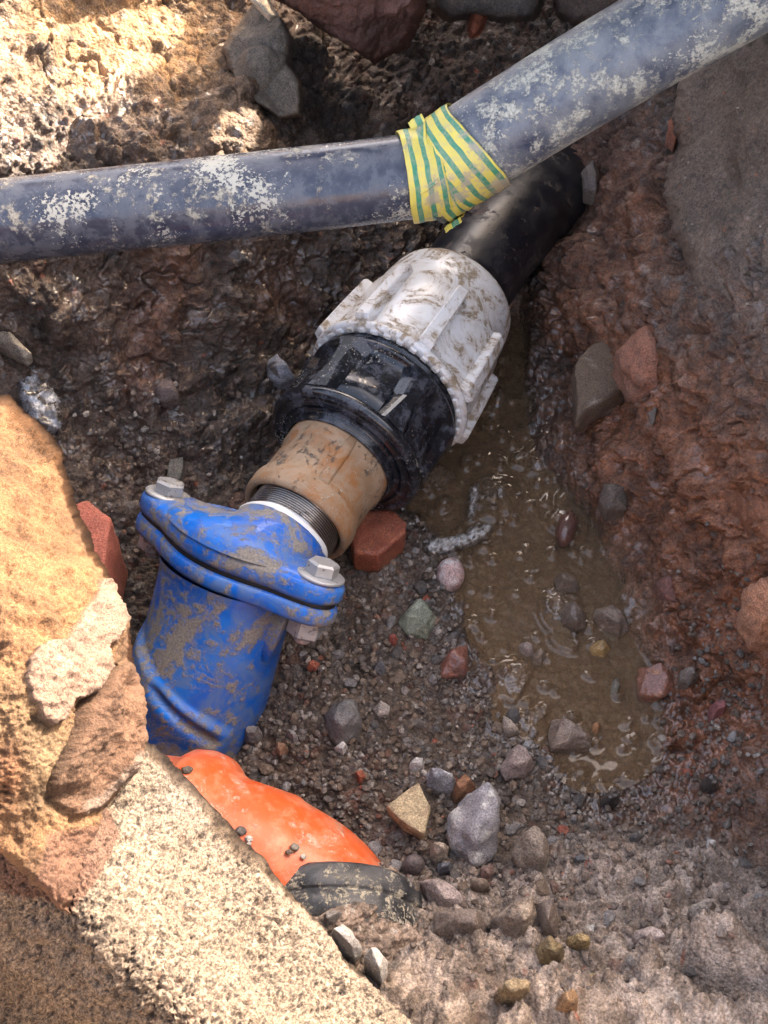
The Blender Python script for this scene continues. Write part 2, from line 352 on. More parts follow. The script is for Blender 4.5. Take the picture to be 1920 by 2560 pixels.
# finer lookup inside the frame
fu = np.linspace(-150, 2070, 170); fv = np.linspace(-150, 2710, 215)
Df = base_depth(*np.meshgrid(fu, fv))
def depth0(U, V):
    U = np.asarray(U, float); V = np.asarray(V, float)
    c = bilin(Dc, cu, cv, U, V); f = bilin(Df, fu, fv, U, V)
    e = np.minimum(np.minimum(U+150, 2070-U), np.minimum(V+150, 2710-V)); w = sstep(0, 120, e)
    return c*(1-w)+f*w
def blobs(U, V, L):
    o = np.zeros(np.shape(U), np.float32)
    for (x, y, rx, ry, w) in L:
        o += w*np.exp(-(((U-x)/rx)**2+((V-y)/ry)**2))
    return o
WATER_Z = 0.0005
def ground(U, V, hi=True):
    """world position, colour, wetness of the hole's surface"""
    P0 = at_depth(U, V, depth0(U, V))
    # normal of the smooth surface
    e = 8.0
    Pu = at_depth(U+e, V, depth0(U+e, V))-P0; Pv = at_depth(U, V+e, depth0(U, V+e))-P0
    Nn = np.cross(Pv, Pu); Nn /= np.linalg.norm(Nn, axis=-1)[..., None]
    P = P0.astype(np.float32)
    inframe = sstep(500, 0, np.maximum(np.maximum(-U, U-1920), np.maximum(-V, V-2560)))
    wp = fbm(P*9, 3, 91); wq = fbm(P*9+5, 3, 92); Uw = U+wp*130; Vw = V+wq*130
    puddle = np.clip(blobs(Uw, Vw, [(1130,1010,150,100,1),(1150,1180,200,120,1),(1290,1300,190,130,1.1),(1360,1480,220,170,1.2),(1420,1700,170,170,1.1),(1480,1850,130,95,.8),(1260,850,80,110,.9),(1300,1800,120,90,.5),(1250,1600,110,100,.4)]), 0, 1)
    puddle = sstep(.35, .75, puddle)
    damp = np.clip(blobs(Uw, Vw, [(1200,1200,330,420,1),(1450,1750,330,330,1),(1300,800,200,250,.8),(1750,1950,260,230,.9)]), 0, 1)
    red = np.clip(blobs(Uw, Vw, [(1500,650,180,300,.85),(1700,1150,260,360,1),(1880,1500,200,260,.9),(1850,1800,200,240,.8),(1650,1850,160,150,.5),(1830,1400,200,200,.5),(1250,280,180,150,.3),(1600,400,140,200,.6)]), 0, 1)
    orange = np.clip(blobs(Uw, Vw, [(1640,1780,130,190,.9),(1420,600,70,70,.5),(1600,1000,90,120,.5),(1250,1700,120,60,.3),(1700,1950,120,90,.5),(1800,2000,120,120,.3),(430,720,60,150,.55),(370,900,60,120,.45),(690,700,50,120,.4),(1890,1520,60,100,.9)]), 0, 1)
    tan = np.clip(blobs(Uw, Vw, [(330,120,240,170,1),(120,60,220,150,.6),(440,60,120,120,.4),(520,400,140,100,.3)]), 0, 1)
    wall = sstep(1350, 1050, V+(U-600)*0.25)*sstep(1250, 900, U)      # left and back wall
    bottom = sstep(2060, 2330, Vw+(Uw-1200)*0.03)
    gravel = np.clip(1-wall, 0, 1)*(1-red*.9)*(1-.6*sstep(1700, 1900, U))*(1-puddle*.85)
    clay = np.clip(red+sstep(1300,1500,U)*sstep(1400,1000,V), 0, 1)
    col = np.empty(P.shape, np.float32); col[:] = (.100, .068, .047)
    col = mixc(col, (.092, .056, .036), wall)
    col = mixc(col, (.29, .17, .078), tan*.95)
    col = mixc(col, (.205, .084, .040), red)
    col = mixc(col, (.27, .10, .045), orange*.75)
    col = mixc(col, (.40, .315, .25), bottom*.9)
    dark = np.clip(blobs(Uw, Vw, [(250,1050,200,200,.6),(600,1050,120,200,.7),(700,1600,150,200,.5),(1150,150,260,150,.85),(800,200,170,170,.8),(1480,420,130,220,.65),(1350,700,90,160,.5),(1620,300,60,150,.5),(1350,450,90,200,.8),(900,500,150,100,.6),(1000,1240,150,80,.5),(300,1500,120,150,.6),(60,700,150,80,.5),(520,480,120,60,.3)]), 0, 1)  # dark soil; in the hollows it paints in their shade
    # ---- large relief
    h = fbm(P*14, 4, 1)*0.016*(1-puddle*.85)*(.5+.5*np.clip(wall+clay, 0, 1))
    cb, cbh = clods((P+fbm(P*30, 2, 34)[..., None]*.012)*24, 15); h += cb*.030*_hf(cbh)*bottom*(_hf(cbh*np.uint32(31)) > .35)
    cb2, cb2h = clods((P+fbm(P*80, 2, 35)[..., None]*.005)*62+1, 16); h += cb2*.017*bottom*(.3+.7*_hf(cb2h)); cb3, _x = clods(P*125+2, 17); h += cb3*.007*bottom
    rg = fbm(P*np.array([34, 22, 26], np.float32), 4, 5, ridge=True); h += (rg-.2)*0.0075*np.clip(wall*.9+clay+.15*bottom, 0, 1)*(1-puddle)
    # clods (two sizes)
    Wp = P + fbm(P*60, 2, 33)[..., None]*.006
    s1, c1 = clods(Wp*44, 11)
    h += s1*.021*(.35+.65*_hf(c1*np.uint32(7919)))*np.clip(wall*.8+.75*clay+gravel*.30+bottom*.55, 0, 1)*(1-puddle)
    if hi:
        k2, c2 = clods(Wp*100+7, 12); k2 = np.minimum(k2*1.7, 1); a2 = _hf(c2*np.uint32(7919))
        h += k2*.0052*(.2+.8*a2)*np.clip(wall*1.1+.8*clay+gravel*.85, 0, 1.1)*(1-puddle*.75)
        k3, c3 = clods(P*220+3, 13); k3 = np.minimum(k3*1.7, 1); a3 = _hf(c3*np.uint32(7919))
        h += k3*.0024*(.2+.8*a3)*np.clip(1.1*wall+.8*clay+gravel, 0, 1.1)*(1-puddle*.6)
        h += fbm(P*300, 4, 21, gain=.65)*.0026*(1-puddle*.7)
        h += fbm(P*90, 3, 23)*.003*(1-puddle*.8)
        # cracks in the walls and lower bank
        cr = np.abs(fbm(Wp*np.array([26, 26, 30], np.float32), 3, 44)); h -= sstep(.045, .0, cr)*.006*np.clip(wall+clay+bottom*.6, 0, 1)*(1-puddle)*sstep(.0, .25, fbm(P*17, 2, 45)+.1)
    # sculpted features (px centre, radii, angle, height)
    for (x, y, rx, ry, ang, a) in FEATURES:
        ca, sa = math.cos(math.radians(ang)), math.sin(math.radians(ang)); dx = U-x; dy = V-y
        k = ((dx*ca+dy*sa)/rx)**2+((-dx*sa+dy*ca)/ry)**2
        h += a*np.exp(-k**1.6)
    h = h*inframe + (1-inframe)*fbm(P*12, 3, 2)*.012
    h = h*(1-.45*np.clip(tan, 0, 1))
    P = P + h[..., None]*Nn.astype(np.float32)
    # flatten the silt under the water
    silt = -.0034 + fbm(P*30, 3, 77)*.0030 + (fbm(P*140, 3, 78)*.0010 if hi else 0)
    if hi:
        silt = silt + k2*.0052*(a2 > .72)+k3*.0010
        ff, cc = worley(P*24, 66); silt = silt + np.sqrt(np.clip(1-(ff/.42)**2, 0, 1))*.0075*(_hf(cc) > .66)
    if hi:
        for (x, y, r) in KNOBS:
            dd = np.hypot(U-x, (V-y)*1.15)/r; mk = dd < 1.7
            if mk.any():
                q = dd[mk]*(1+.35*fbm(P[mk]*170+x, 2, 79)); silt[mk] = np.maximum(silt[mk], -.003+(.0032+r*.00016)*np.sqrt(np.clip(1-q*q, 0, 1)))
    P[..., 2] = P[..., 2]*(1-puddle) + silt*puddle
    # ---- colour
    n1 = fbm(P*40, 4, 51); n2 = fbm(P*150, 3, 52)
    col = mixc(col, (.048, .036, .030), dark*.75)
    col *= np.clip(1+1.0*n1+.9*n2, .3, 2.2)[..., None]
    if hi:
        # each clod and pebble has its own colour
        def peb(col, cell, k, amt, seed):
            t = _hf(cell*np.uint32(2654435761)+np.uint32(seed)); b = _hf((cell >> np.uint32(7))*np.uint32(97)+np.uint32(seed))
            pal = np.array([(.085,.075,.068),(.055,.05,.05),(.12,.11,.10),(.18,.165,.155),(.11,.08,.06),(.20,.15,.11),(.15,.06,.04),(.07,.06,.055),(.26,.24,.22),(.09,.075,.06)], np.float32)
            pc = pal[(t*10).astype(int) % 10]*(.75+.5*b)[..., None]
            return col*(1-(k*amt)[..., None])+pc*(k*amt)[..., None]
        gm = np.clip(gravel*(1-.2*bottom), 0, 1)
        col = peb(col, c2, sstep(.15, .5, k2), gm*.42*(a2 > .35)+wall*.16, 3)
        col = peb(col, c3, sstep(.1, .5, k3), gm*.45*(a3 > .3)+wall*.15+clay*.1, 5)
        t3 = _hf(c3*np.uint32(31)+np.uint32(5))
        m = ((t3 > .962)*sstep(.35, .6, k3)*(gravel*.8+wall*.35)).astype(np.float32); col = mixc(col, (.48, .42, .36), m)
        m = ((t3 < .010)*sstep(.3, .6, k3)*(gravel+wall*.5)).astype(np.float32); col = mixc(col, (.34, .09, .045), m*.9)
    col = mixc(col, (.52, .43, .36), bottom*.6*sstep(-.1, .3, n1+n2*.6))
    col = mixc(col, (.13, .095, .07), bottom*.6*sstep(.0, .3, fbm(P*55+9, 3, 58)))
    silc = np.zeros_like(col); silc[:] = (.25, .165, .095); silc *= (1+.35*n1+.3*n2)[..., None]
    col = col*(1-puddle*.72)[..., None]+silc*(puddle*.72)[..., None]
    lowz = sstep(.012, .0, P[..., 2])*damp
    col *= (1-.35*lowz)[..., None]
    wet = np.clip(-.35*np.clip(blobs(U, V, [(850,250,260,200,1)]), 0, 1)+.26+.22*wall+.12*clay+.85*lowz+.35*damp-.4*tan-.25*bottom+.9*sstep(.05, .35, fbm(P*70, 3, 57))*np.clip(wall+clay*.6, 0, 1)*.5+.4*n1, 0.02, 1)
    return P, np.clip(col, .008, .7), wet, puddle
# small wet lumps standing out of the puddle: (x, y, radius)
KNOBS = [(1165,1160,20),(1195,1150,12),(1250,1160,17),(1300,1150,14),(1330,1175,17),(1345,1205,15),(1368,1190,18),(1205,1255,22),(1228,1225,14),(1180,1290,16),(1150,1330,18),(1215,1285,11),(1285,1300,13),(1252,1318,16),(1110,1260,24),(1075,1300,15),
         (1120,1355,13),(1255,1090,16),(1228,1060,12),(1300,1075,20),(1180,1060,13),(1205,1020,10),(1280,1000,14),(1340,1040,16),(1240,960,12),(1310,900,18),(1360,930,13),(1185,1400,9),(1300,1390,8),(1340,1440,10),(1455,1400,9),(1570,1455,12),
         (1230,1540,14),(1205,1590,12),(1188,1560,20),(1225,1480,10),(1330,1265,10),(1380,1380,8),(1440,1500,10),(1600,1560,16),(1640,1610,14),(1620,1790,13),(1580,1800,9),(1640,1850,15),(1560,1870,10),(1500,1960,14),(1440,1940,12),(1420,1985,15),(1380,1960,10),
         (1470,2010,13),(1390,2015,16),(1340,1990,11),(1600,1950,14),(1660,1990,15),(1700,2010,12),(1730,1985,14),(1690,2040,12),(1745,2030,10),(1360,2050,12),(1550,2010,9),(1290,1730,10),(1240,1700,12),(1390,1730,8)]
# (x, y, rx, ry, angle, height): knolls and hollows one can point to in the photo
FEATURES = [(560,760,95,70,20,.012),(130,790,150,70,10,.012),(340,480,90,50,-30,.006),(95,120,45,45,0,.012),(560,1000,120,60,-20,-.012),
            (1480,800,60,110,-25,.012),(1560,620,120,50,60,-.010),(1450,560,60,70,0,-.008),(1650,640,50,160,10,.012),(1400,700,40,120,25,.008),
            (1750,1180,60,110,-25,.012),(1560,1260,75,60,20,.008),(1850,1230,40,120,-20,-.008),(1700,1320,50,60,0,.006),(1530,1130,30,110,-15,.006),(1600,1080,30,100,-30,-.005),
            (1620,2230,170,70,12,.016),(1480,2160,130,50,-8,.008),(1820,2200,120,40,10,.010),(1800,2440,150,50,12,.016),(1830,2500,130,24,8,-.020),(1350,2300,90,60,0,.010),
            (1260,2420,160,60,8,.008),(1500,2560,250,60,0,.012),(900,2260,110,60,30,.018),(1060,2340,120,60,0,.006),(1540,1560,90,60,0,.006),(1690,1500,40,90,30,.006),
            (560,300,60,110,20,.012),(470,240,70,40,-30,-.006),(700,520,120,40,0,-.01),(60,400,90,50,0,.006)]
t1 = time.time()
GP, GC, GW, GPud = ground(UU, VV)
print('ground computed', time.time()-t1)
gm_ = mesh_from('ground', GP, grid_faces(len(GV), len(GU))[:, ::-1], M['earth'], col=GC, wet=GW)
g_obj = link('ground', gm_); g_obj['kind'] = 'structure'
g_obj['label'] = 'dark muddy earth sides and stony wet floor of the dug hole'
zfu = np.linspace(-25, 1945, 280)
def gz(u, v):
    """ground point under a photo position, averaged a little"""
    i = np.clip(np.searchsorted(GU, u), 3, len(GU)-4); j = np.clip(np.searchsorted(GV, v), 3, len(GV)-4)
    return GP[j-3:j+4, i-3:i+4].reshape(-1, 3).mean(0)
# ------------------------------------------------------------------ water
su = (GU > 900) & (GU < 1960); sv = (GV > 700) & (GV < 2260)
iu = np.where(su)[0][::1]; iv = np.where(sv)[0][::1]
Ug, Vg = np.meshgrid(GU[iu], GV[iv]); Gs = GP[np.ix_(iv, iu)]
gzz = Gs[..., 2]
def boxblur(a, k):
    p = np.pad(a, k, mode='edge'); c = np.cumsum(np.cumsum(p, 0), 1); c = np.pad(c, ((1, 0), (1, 0)))
    s = 2*k+1; return (c[s:, s:]-c[:-s, s:]-c[s:, :-s]+c[:-s, :-s])/(s*s)
pud = GPud[np.ix_(iv, iu)]
wlevel = WATER_Z
rise = .0026*np.exp(-np.clip(wlevel-gzz, 0, 1)/.0008)
rise = boxblur(boxblur(rise, 2), 1)
Wz = wlevel + np.minimum(rise, .0030) + .00006*fbm(np.stack([Ug*.02, Vg*.02, 0*Ug], -1), 2, 9)
Wp_ = at_z(Ug, Vg, Wz)
keep = (Wz > gzz-.0012) & (boxblur((pud > .02).astype(float), 3) > .02)
fc = grid_faces(len(iv), len(iu))[:, ::-1]; kf = keep.ravel()[fc].any(1); fc = fc[kf]
used = np.unique(fc); remap = -np.ones(keep.size, int); remap[used] = np.arange(len(used))
m, nt, b = newmat('muddy water')
b.inputs['Base Color'].default_value = (.235, .155, .092, 1); b.inputs['Roughness'].default_value = .03; b.inputs['IOR'].default_value = 1.33
b.inputs['Specular IOR Level'].default_value = .8
tr = nt.nodes.new('ShaderNodeBsdfTransparent'); tr.inputs[0].default_value = (.90, .80, .66, 1)
gl = nt.nodes.new('ShaderNodeBsdfGlossy'); gl.inputs['Roughness'].default_value = .02
mx = nt.nodes.new('ShaderNodeMixShader'); mx.inputs[0].default_value = .45
nt.links.new(tr.outputs[0], mx.inputs[1]); nt.links.new(b.outputs[0], mx.inputs[2])
fr = nt.nodes.new('ShaderNodeFresnel'); fr.inputs['IOR'].default_value = 1.45
m2 = nt.nodes.new('ShaderNodeMixShader'); nt.links.new(fr.outputs[0], m2.inputs[0]); nt.links.new(mx.outputs[0], m2.inputs[1]); nt.links.new(gl.outputs[0], m2.inputs[2])
nt.links.new(m2.outputs[0], nt.nodes['Material Output'].inputs['Surface'])
b.inputs['Specular IOR Level'].default_value = 0.0
wm = mesh_from('water', Wp_.reshape(-1, 3)[used], remap[fc], m)
w_obj = link('water', wm); w_obj['kind'] = 'structure'; w_obj['label'] = 'shallow brown muddy water lying between the stones'

# ------------------------------------------------------------------ street level sheet, unseen, added to block sun and sky
opening = OPENING
outer = [(-30, -30), (30, -30), (30, 30), (-30, 30)]
def slab(name, z0, z1, mat):
    loops = [[Vector((x, y, 0)) for x, y in outer]] + [[Vector((x, y, 0)) for x, y in L] for L in opening]
    flat = [p for L in loops for p in L]; tris = tessellate_polygon(loops); n = len(flat)
    V = [(p.x, p.y, z1) for p in flat]+[(p.x, p.y, z0) for p in flat]; F = []
    for t in tris:
        a, b_, c = [flat[i] for i in t]
        if (b_-a).cross(c-a).z < 0: t = (t[0], t[2], t[1])
        F.append(tuple(t)); F.append((t[2]+n, t[1]+n, t[0]+n))
    k = 0
    for L in loops:
        for i in range(len(L)):
            j = (i+1) % len(L); F.append((k+i, k+j, k+j+n, k+i+n))
        k += len(L)
    me = mesh_from(name, np.array(V), F, mat, smooth=False); return link(name, me)
m, nt, b = newmat('asphalt'); co = coords(nt)
nt.links.new(mix(nt, ramp(nt, noise(nt, co, 300, 4), .35, .65), (.04, .04, .042), (.11, .10, .095)), b.inputs['Base Color']); b.inputs['Roughness'].default_value = .9
nt.links.new(bump(nt, noise(nt, co, 180, 5), 1, .004), b.inputs['Normal'])
pv = slab('shade_pavement', .42, .445, m); pv['kind'] = 'structure'; pv['label'] = 'unseen asphalt sheet over the hole, openings shaped to set the sun patches'
# ================================================================== BIG STONES AND CONCRETE
def poly_sd(U, V, poly):
    """signed distance in px, positive inside"""
    P = np.array(poly, float); n = len(P); d = np.full(np.shape(U), 1e9); ins = np.zeros(np.shape(U), bool)
    for i in range(n):
        a = P[i]; b = P[(i+1) % n]; e = b-a; wx = U-a[0]; wy = V-a[1]
        t = np.clip((wx*e[0]+wy*e[1])/(e@e), 0, 1); d = np.minimum(d, (wx-t*e[0])**2+(wy-t*e[1])**2)
        c = ((a[1] > V) != (b[1] > V)) & (U < (b[0]-a[0])*(V-a[1])/((b[1]-a[1]) or 1e-9)+a[0]); ins ^= c
    d = np.sqrt(d); return np.where(ins, d, -d)
def relief(name, poly, anchors, mat, paint, label, cat, step=3.2, R=26, Rz=.012, thick=.12, jag=7, jagf=45, disp=None, parent=None, marg=11, wetv=.08):
    """a stone with the given outline: front surface from height anchors, rounded rim, deep sides"""
    P = np.array(poly, float); lo = P.min(0)-marg-jag-6; hi = P.max(0)+marg+jag+6
    us = np.arange(max(lo[0], -900), hi[0], step); vs = np.arange(max(lo[1], -600), min(hi[1], 3400), step)
    U, V = np.meshgrid(us, vs)
    f = rbf([(a, b, dz(a, b, z)) for a, b, z in anchors]); cg = f(*np.meshgrid(np.linspace(us[0], us[-1], 50), np.linspace(vs[0], vs[-1], 50)))
    D = bilin(cg, np.linspace(us[0], us[-1], 50), np.linspace(vs[0], vs[-1], 50), U, V)
    Q = at_depth(U, V, D)
    s = poly_sd(U, V, poly) + jag*fbm(Q*jagf, 4, 61) + jag*.6*fbm(Q*jagf*5, 2, 62)
    t = np.clip(1-s/R, 0, 1)
    D2 = D + Rz*(1-np.sqrt(np.clip(1-t*t, 0, 1))) + thick*np.clip(-s/marg, 0, 1)
    e = 1.0
    Q0 = at_depth(U, V, D); Pu = np.gradient(Q0, axis=1); Pv = np.gradient(Q0, axis=0); Nn = np.cross(Pv, Pu); Nn /= np.linalg.norm(Nn, axis=-1)[..., None]
    h = disp(Q0, U, V, s) if disp else fbm(Q0*60, 5, 63)*.004
    X = at_depth(U, V, D2) + (h*np.clip(s/marg+1, 0, 1))[..., None]*Nn
    col, wet = paint(Q0, U, V, s, h)
    F = grid_faces(len(vs), len(us))[:, ::-1]; ok = (s.ravel()[F] > -marg).any(1); F = F[ok]
    used = np.unique(F); rm = -np.ones(s.size, int); rm[used] = np.arange(len(used))
    V3 = X.reshape(-1, 3)[used]; F = rm[F]; kw = dict(col=np.clip(col.reshape(-1, 3)[used], .01, .85), wet=wet.reshape(-1)[used])
    if parent is not None: return part(name, V3, F, mat, parent, **kw)
    return solo(name, V3, F, mat, label, cat, **kw)
def flat_wet(s, v): return np.full(s.shape, v, np.float32)

# --- concrete footing bottom left
CONC = [(300,1800),(340,1850),(400,1895),(470,1960),(560,2060),(600,2110),(650,2150),(690,2205),(760,2280),(800,2330),(850,2395),(905,2440),(960,2510),(1010,2560),(1200,2800),(1200,3300),(-800,3300),(-800,1800)]
ridge_pts = [(-100,2030,.262),(0,2110,.258),(130,2250,.254),(250,2360,.25),(350,2450,.247),(450,2560,.244),(600,2750,.24)]
ca = ridge_pts + [(300,1800,.222),(560,2060,.20),(690,2205,.196),(850,2395,.19),(1010,2560,.186),(400,2150,.222),(600,2400,.212),(800,2560,.205),(250,2000,.235),(1200,2900,.18),
      (0,2300,.225),(0,2560,.17),(200,2560,.205),(-300,2300,.18),(-500,2900,.08),(0,3100,.1),(350,2650,.215),(100,2400,.22),(0,1850,.25)]
def conc_disp(Q, U, V, s):
    f, c = worley(Q*560, 71); k = np.sqrt(np.clip(1-(f/(.35+.5*_hf(c)))**2, 0, 1))
    f2, c2 = worley(Q*900, 74); k2 = np.clip(1-f2/.6, 0, 1)
    pit = sstep(.10, .36, fbm(Q*400, 4, 72))
    return fbm(Q*26, 4, 70)*.010 + k*.0010*_hf(c*np.uint32(77)) + k2*.0005 + fbm(Q*90, 5, 73, gain=.7)*.0038 - pit*.0016
def conc_paint(Q, U, V, s, h):
    n = fbm(Q*45, 4, 81); g = fbm(Q*800, 4, 82, gain=.8)
    col = np.empty(Q.shape, np.float32); col[:] = (.50, .405, .305); col *= np.clip(1+.35*n+1.0*g, .25, 1.6)[..., None]
    f, c = worley(Q*640, 83); t = _hf(c); k = sstep(.6, .35, f)
    col = mixc(col, (.12, .10, .085), k*(t > .72)); col = mixc(col, (.72, .60, .44), k*(t < .25)*.8); col = mixc(col, (.30,.17,.11), k*(t > .5)*(t < .54))
    pit = sstep(.10, .36, fbm(Q*400, 4, 72)); col = mixc(col, (.15, .115, .09), pit*.7)
    g2 = np.clip(blobs(U, V, [(430,1990,120,90,1),(350,1880,70,60,1),(560,2130,60,40,.4)]), 0, 1); col = mixc(col, (.50,.43,.37), g2*.7*sstep(-.4, .2, n))
    st = sstep(.15, .45, fbm(Q*np.array([20, 20, 30]), 4, 84)); col = mixc(col, (.20, .155, .115), st*.45)
    rd = poly_sd(U, V, [(-60,2060),(90,2010),(250,2000),(300,2080),(260,2180),(200,2260),(170,2290),(90,2260),(-60,2215)])+12*fbm(Q*90, 3, 85); col = mixc(col, (.26, .125, .08), sstep(-6, 8, rd)*.8)
    return col*np.array([.22, .208, .205], np.float32), flat_wet(s, .05)
relief('concrete_footing', CONC, ca, M['concrete'], conc_paint, 'coarse cream concrete mass filling the bottom left corner, sloping into shade', 'concrete block', jag=9, disp=conc_disp, R=30, Rz=.010)

# --- sandstone block on the left
SAND = [(-700,900),(-60,985),(15,1000),(55,1040),(85,1060),(120,1098),(150,1140),(152,1175),(165,1210),(178,1265),(205,1320),(225,1380),(252,1420),(280,1480),(292,1530),(312,1570),(316,1610),(322,1660),(342,1730),(346,1790),(338,1850),(325,1905),(292,1990),(258,2050),(235,2120),(215,2200),(180,2285),(120,2225),(60,2180),(0,2125),(-60,2090),(-700,1700)]
sa = [(-500,1000,.30),(0,1020,.268),(100,1150,.264),(200,1400,.262),(300,1650,.250),(335,1800,.240),(270,2000,.245),(190,2250,.258),(0,1300,.285),(0,1600,.292),(100,1700,.290),(150,1500,.280),(-300,1500,.31),(0,1900,.282),(0,2080,.268),(100,2150,.266),(-500,1800,.30),(220,1900,.262),(120,2000,.272),(230,1620,.270)]
PINK = [(247,1455),(275,1458),(300,1500),(305,1545),(290,1570),(268,1620),(272,1660),(262,1695),(240,1722),(215,1742),(190,1750),(160,1775),(148,1800),(128,1815),(96,1790),(88,1765),(70,1745),(66,1700),(68,1650),(88,1620),(120,1605),(158,1605),(175,1590),(205,1530),(228,1500)]
CRACK = [(285,1668),(262,1690),(232,1732),(205,1770),(190,1820),(160,1880),(135,1930),(125,1960)]
def line_d(U, V, pts):
    d = np.full(np.shape(U), 1e9)
    for a, b in zip(pts[:-1], pts[1:]):
        ex, ey = b[0]-a[0], b[1]-a[1]; t = np.clip(((U-a[0])*ex+(V-a[1])*ey)/(ex*ex+ey*ey), 0, 1); d = np.minimum(d, np.hypot(U-a[0]-t*ex, V-a[1]-t*ey))
    return d
def sand_masks(Q, U, V):
    w1 = fbm(Q*120, 3, 93)*14; w2 = fbm(Q*400, 2, 94)*5
    pk = sstep(-3, 4, poly_sd(U, V, PINK)+w1*.8+w2)
    crk = sstep(9, 2, line_d(U+w1*.5, V+w2, CRACK))
    slab_ = sstep(-6, 10, poly_sd(U, V, [(285,1668),(262,1690),(232,1732),(205,1770),(190,1820),(160,1880),(135,1930),(125,1960),(160,2010),(200,2040),(260,2020),(360,1880),(370,1780),(340,1690),(310,1655)])+w2)
    return pk, crk, slab_
def sand_disp(Q, U, V, s):
    pk, crk, sl = sand_masks(Q, U, V)
    rough = sstep(.0, .4, fbm(Q*35, 3, 95))
    h = fbm(Q*24, 4, 90)*.008 + fbm(Q*110, 4, 91)*.0026*(1+rough) + fbm(Q*420, 4, 92, gain=.65)*.0018
    f, c = worley(Q*300, 96); h += np.clip(1-f/.7, 0, 1)*.0007*(1-pk)
    h += pk*.0035 - crk*.012 + sl*.0045
    pit = sstep(.34, .55, fbm(Q*75, 4, 97)); h -= pit*.0035*(1-pk)
    hollow = blobs(U, V, [(118,1578,22,26,1),(110,1690,22,50,-.2),(160,1990,60,28,.8),(310,1720,16,24,.6),(80,1560,60,14,.5)]); h -= hollow*.005
    return h
def sand_paint(Q, U, V, s, h):
    pk, crk, sl = sand_masks(Q, U, V); n = fbm(Q*30, 4, 101); g = fbm(Q*700, 4, 102, gain=.8); n2 = fbm(Q*90, 4, 103)
    col = np.empty(Q.shape, np.float32); col[:] = (.46, .255, .115)
    up = blobs(U, V, [(60,1250,160,230,1),(180,1480,90,120,.8)]); col = mixc(col, (.52, .275, .115), np.clip(up, 0, 1)*.6)
    lowc = blobs(U, V, [(60,1850,120,160,1),(150,1950,90,90,1)]); col = mixc(col, (.40, .29, .16), np.clip(lowc, 0, 1)*.8)
    ora = blobs(U, V, [(20,1930,40,90,1),(60,1620,60,24,.4),(320,1660,14,60,.8)]); col = mixc(col, (.46, .20, .085), np.clip(ora, 0, 1)*.8)
    col = mixc(col, (.56, .40, .31), pk*.92)
    col = mixc(col, (.26, .145, .09), sl*.85)
    br = blobs(U, V, [(300,1620,26,60,1),(285,1660,50,16,1),(130,1990,60,30,.6)]); col = mixc(col, (.20, .125, .07), np.clip(br, 0, 1)*.65)
    red = poly_sd(U, V, [(130,2080),(250,2060),(262,2110),(225,2200),(185,2290),(80,2200)])+18*n; col = mixc(col, (.30, .155, .105), sstep(-10, 12, red)*.8)
    wh = sstep(22, 6, line_d(U, V, [(318,1905),(292,1950),(262,1990),(225,2020)])+10*n2); col = mixc(col, (.52, .42, .35), wh*.75)
    col *= np.clip(1+.5*n+.55*n2+.7*g, .3, 1.7)[..., None]
    sp = sstep(.5, .62, fbm(Q*240, 3, 104)); col = mixc(col, (.16, .09, .06), sp*.35*(1-pk)); col = mixc(col, (.10, .07, .055), crk*.6)
    return col*np.array([.185, .170, .165], np.float32), flat_wet(s, .04)
relief('sandstone_block', SAND, sa, M['sandstone'], sand_paint, 'large sunlit ochre sandstone block at the left edge with a pale pink broken patch', 'stone', jag=8, disp=sand_disp, R=24, Rz=.010, jagf=60)

# --- boulder in the right wall
BOUL = [(1745,150),(1820,120),(2100,60),(2400,300),(2300,1250),(1950,1120),(1900,1010),(1850,900),(1800,850),(1760,760),(1720,700),(1690,600),(1668,500),(1672,430),(1700,360),(1690,300),(1700,220)]
ba = [(1745,180,.20),(1690,500,.178),(1720,690,.162),(1800,850,.160),(1880,980,.168),(1920,600,.218),(1920,250,.245),(1920,900,.19),(2200,300,.30),(2250,1100,.23),(1820,500,.192),(1800,300,.205)]
def boul_disp(Q, U, V, s): return fbm(Q*22, 4, 110)*.009+clods(Q*30, 114)[0]*.006+fbm(Q*120, 4, 111)*.0026+fbm(Q*420, 3, 112)*.0012 - .004*blobs(U, V, [(1860,590,60,24,1),(1800,760,50,20,.8)])
def boul_paint(Q, U, V, s, h):
    n = fbm(Q*40, 4, 113); g = fbm(Q*500, 3, 114); col = np.empty(Q.shape, np.float32); col[:] = (.145, .104, .076)
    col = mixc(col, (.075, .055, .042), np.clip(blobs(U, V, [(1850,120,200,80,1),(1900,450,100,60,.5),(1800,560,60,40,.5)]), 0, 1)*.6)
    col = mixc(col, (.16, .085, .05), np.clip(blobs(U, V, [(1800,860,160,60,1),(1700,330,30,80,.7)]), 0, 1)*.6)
    col *= np.clip(1+.7*n+.8*g, .3, 2)[..., None]; f, c = worley(Q*330, 115); t = _hf(c)
    col = mixc(col, (.42, .36, .30), (t > .985)*sstep(.3, .2, f)); col = mixc(col, (.26, .10, .05), (t < .012)*sstep(.45, .3, f))
    return col, flat_wet(s, .22)
relief('boulder', BOUL, ba, M['rock'], boul_paint, 'large smooth brown boulder set in the right wall below the thick pipe', 'boulder', jag=10, disp=boul_disp, R=34, Rz=.016, thick=.10)

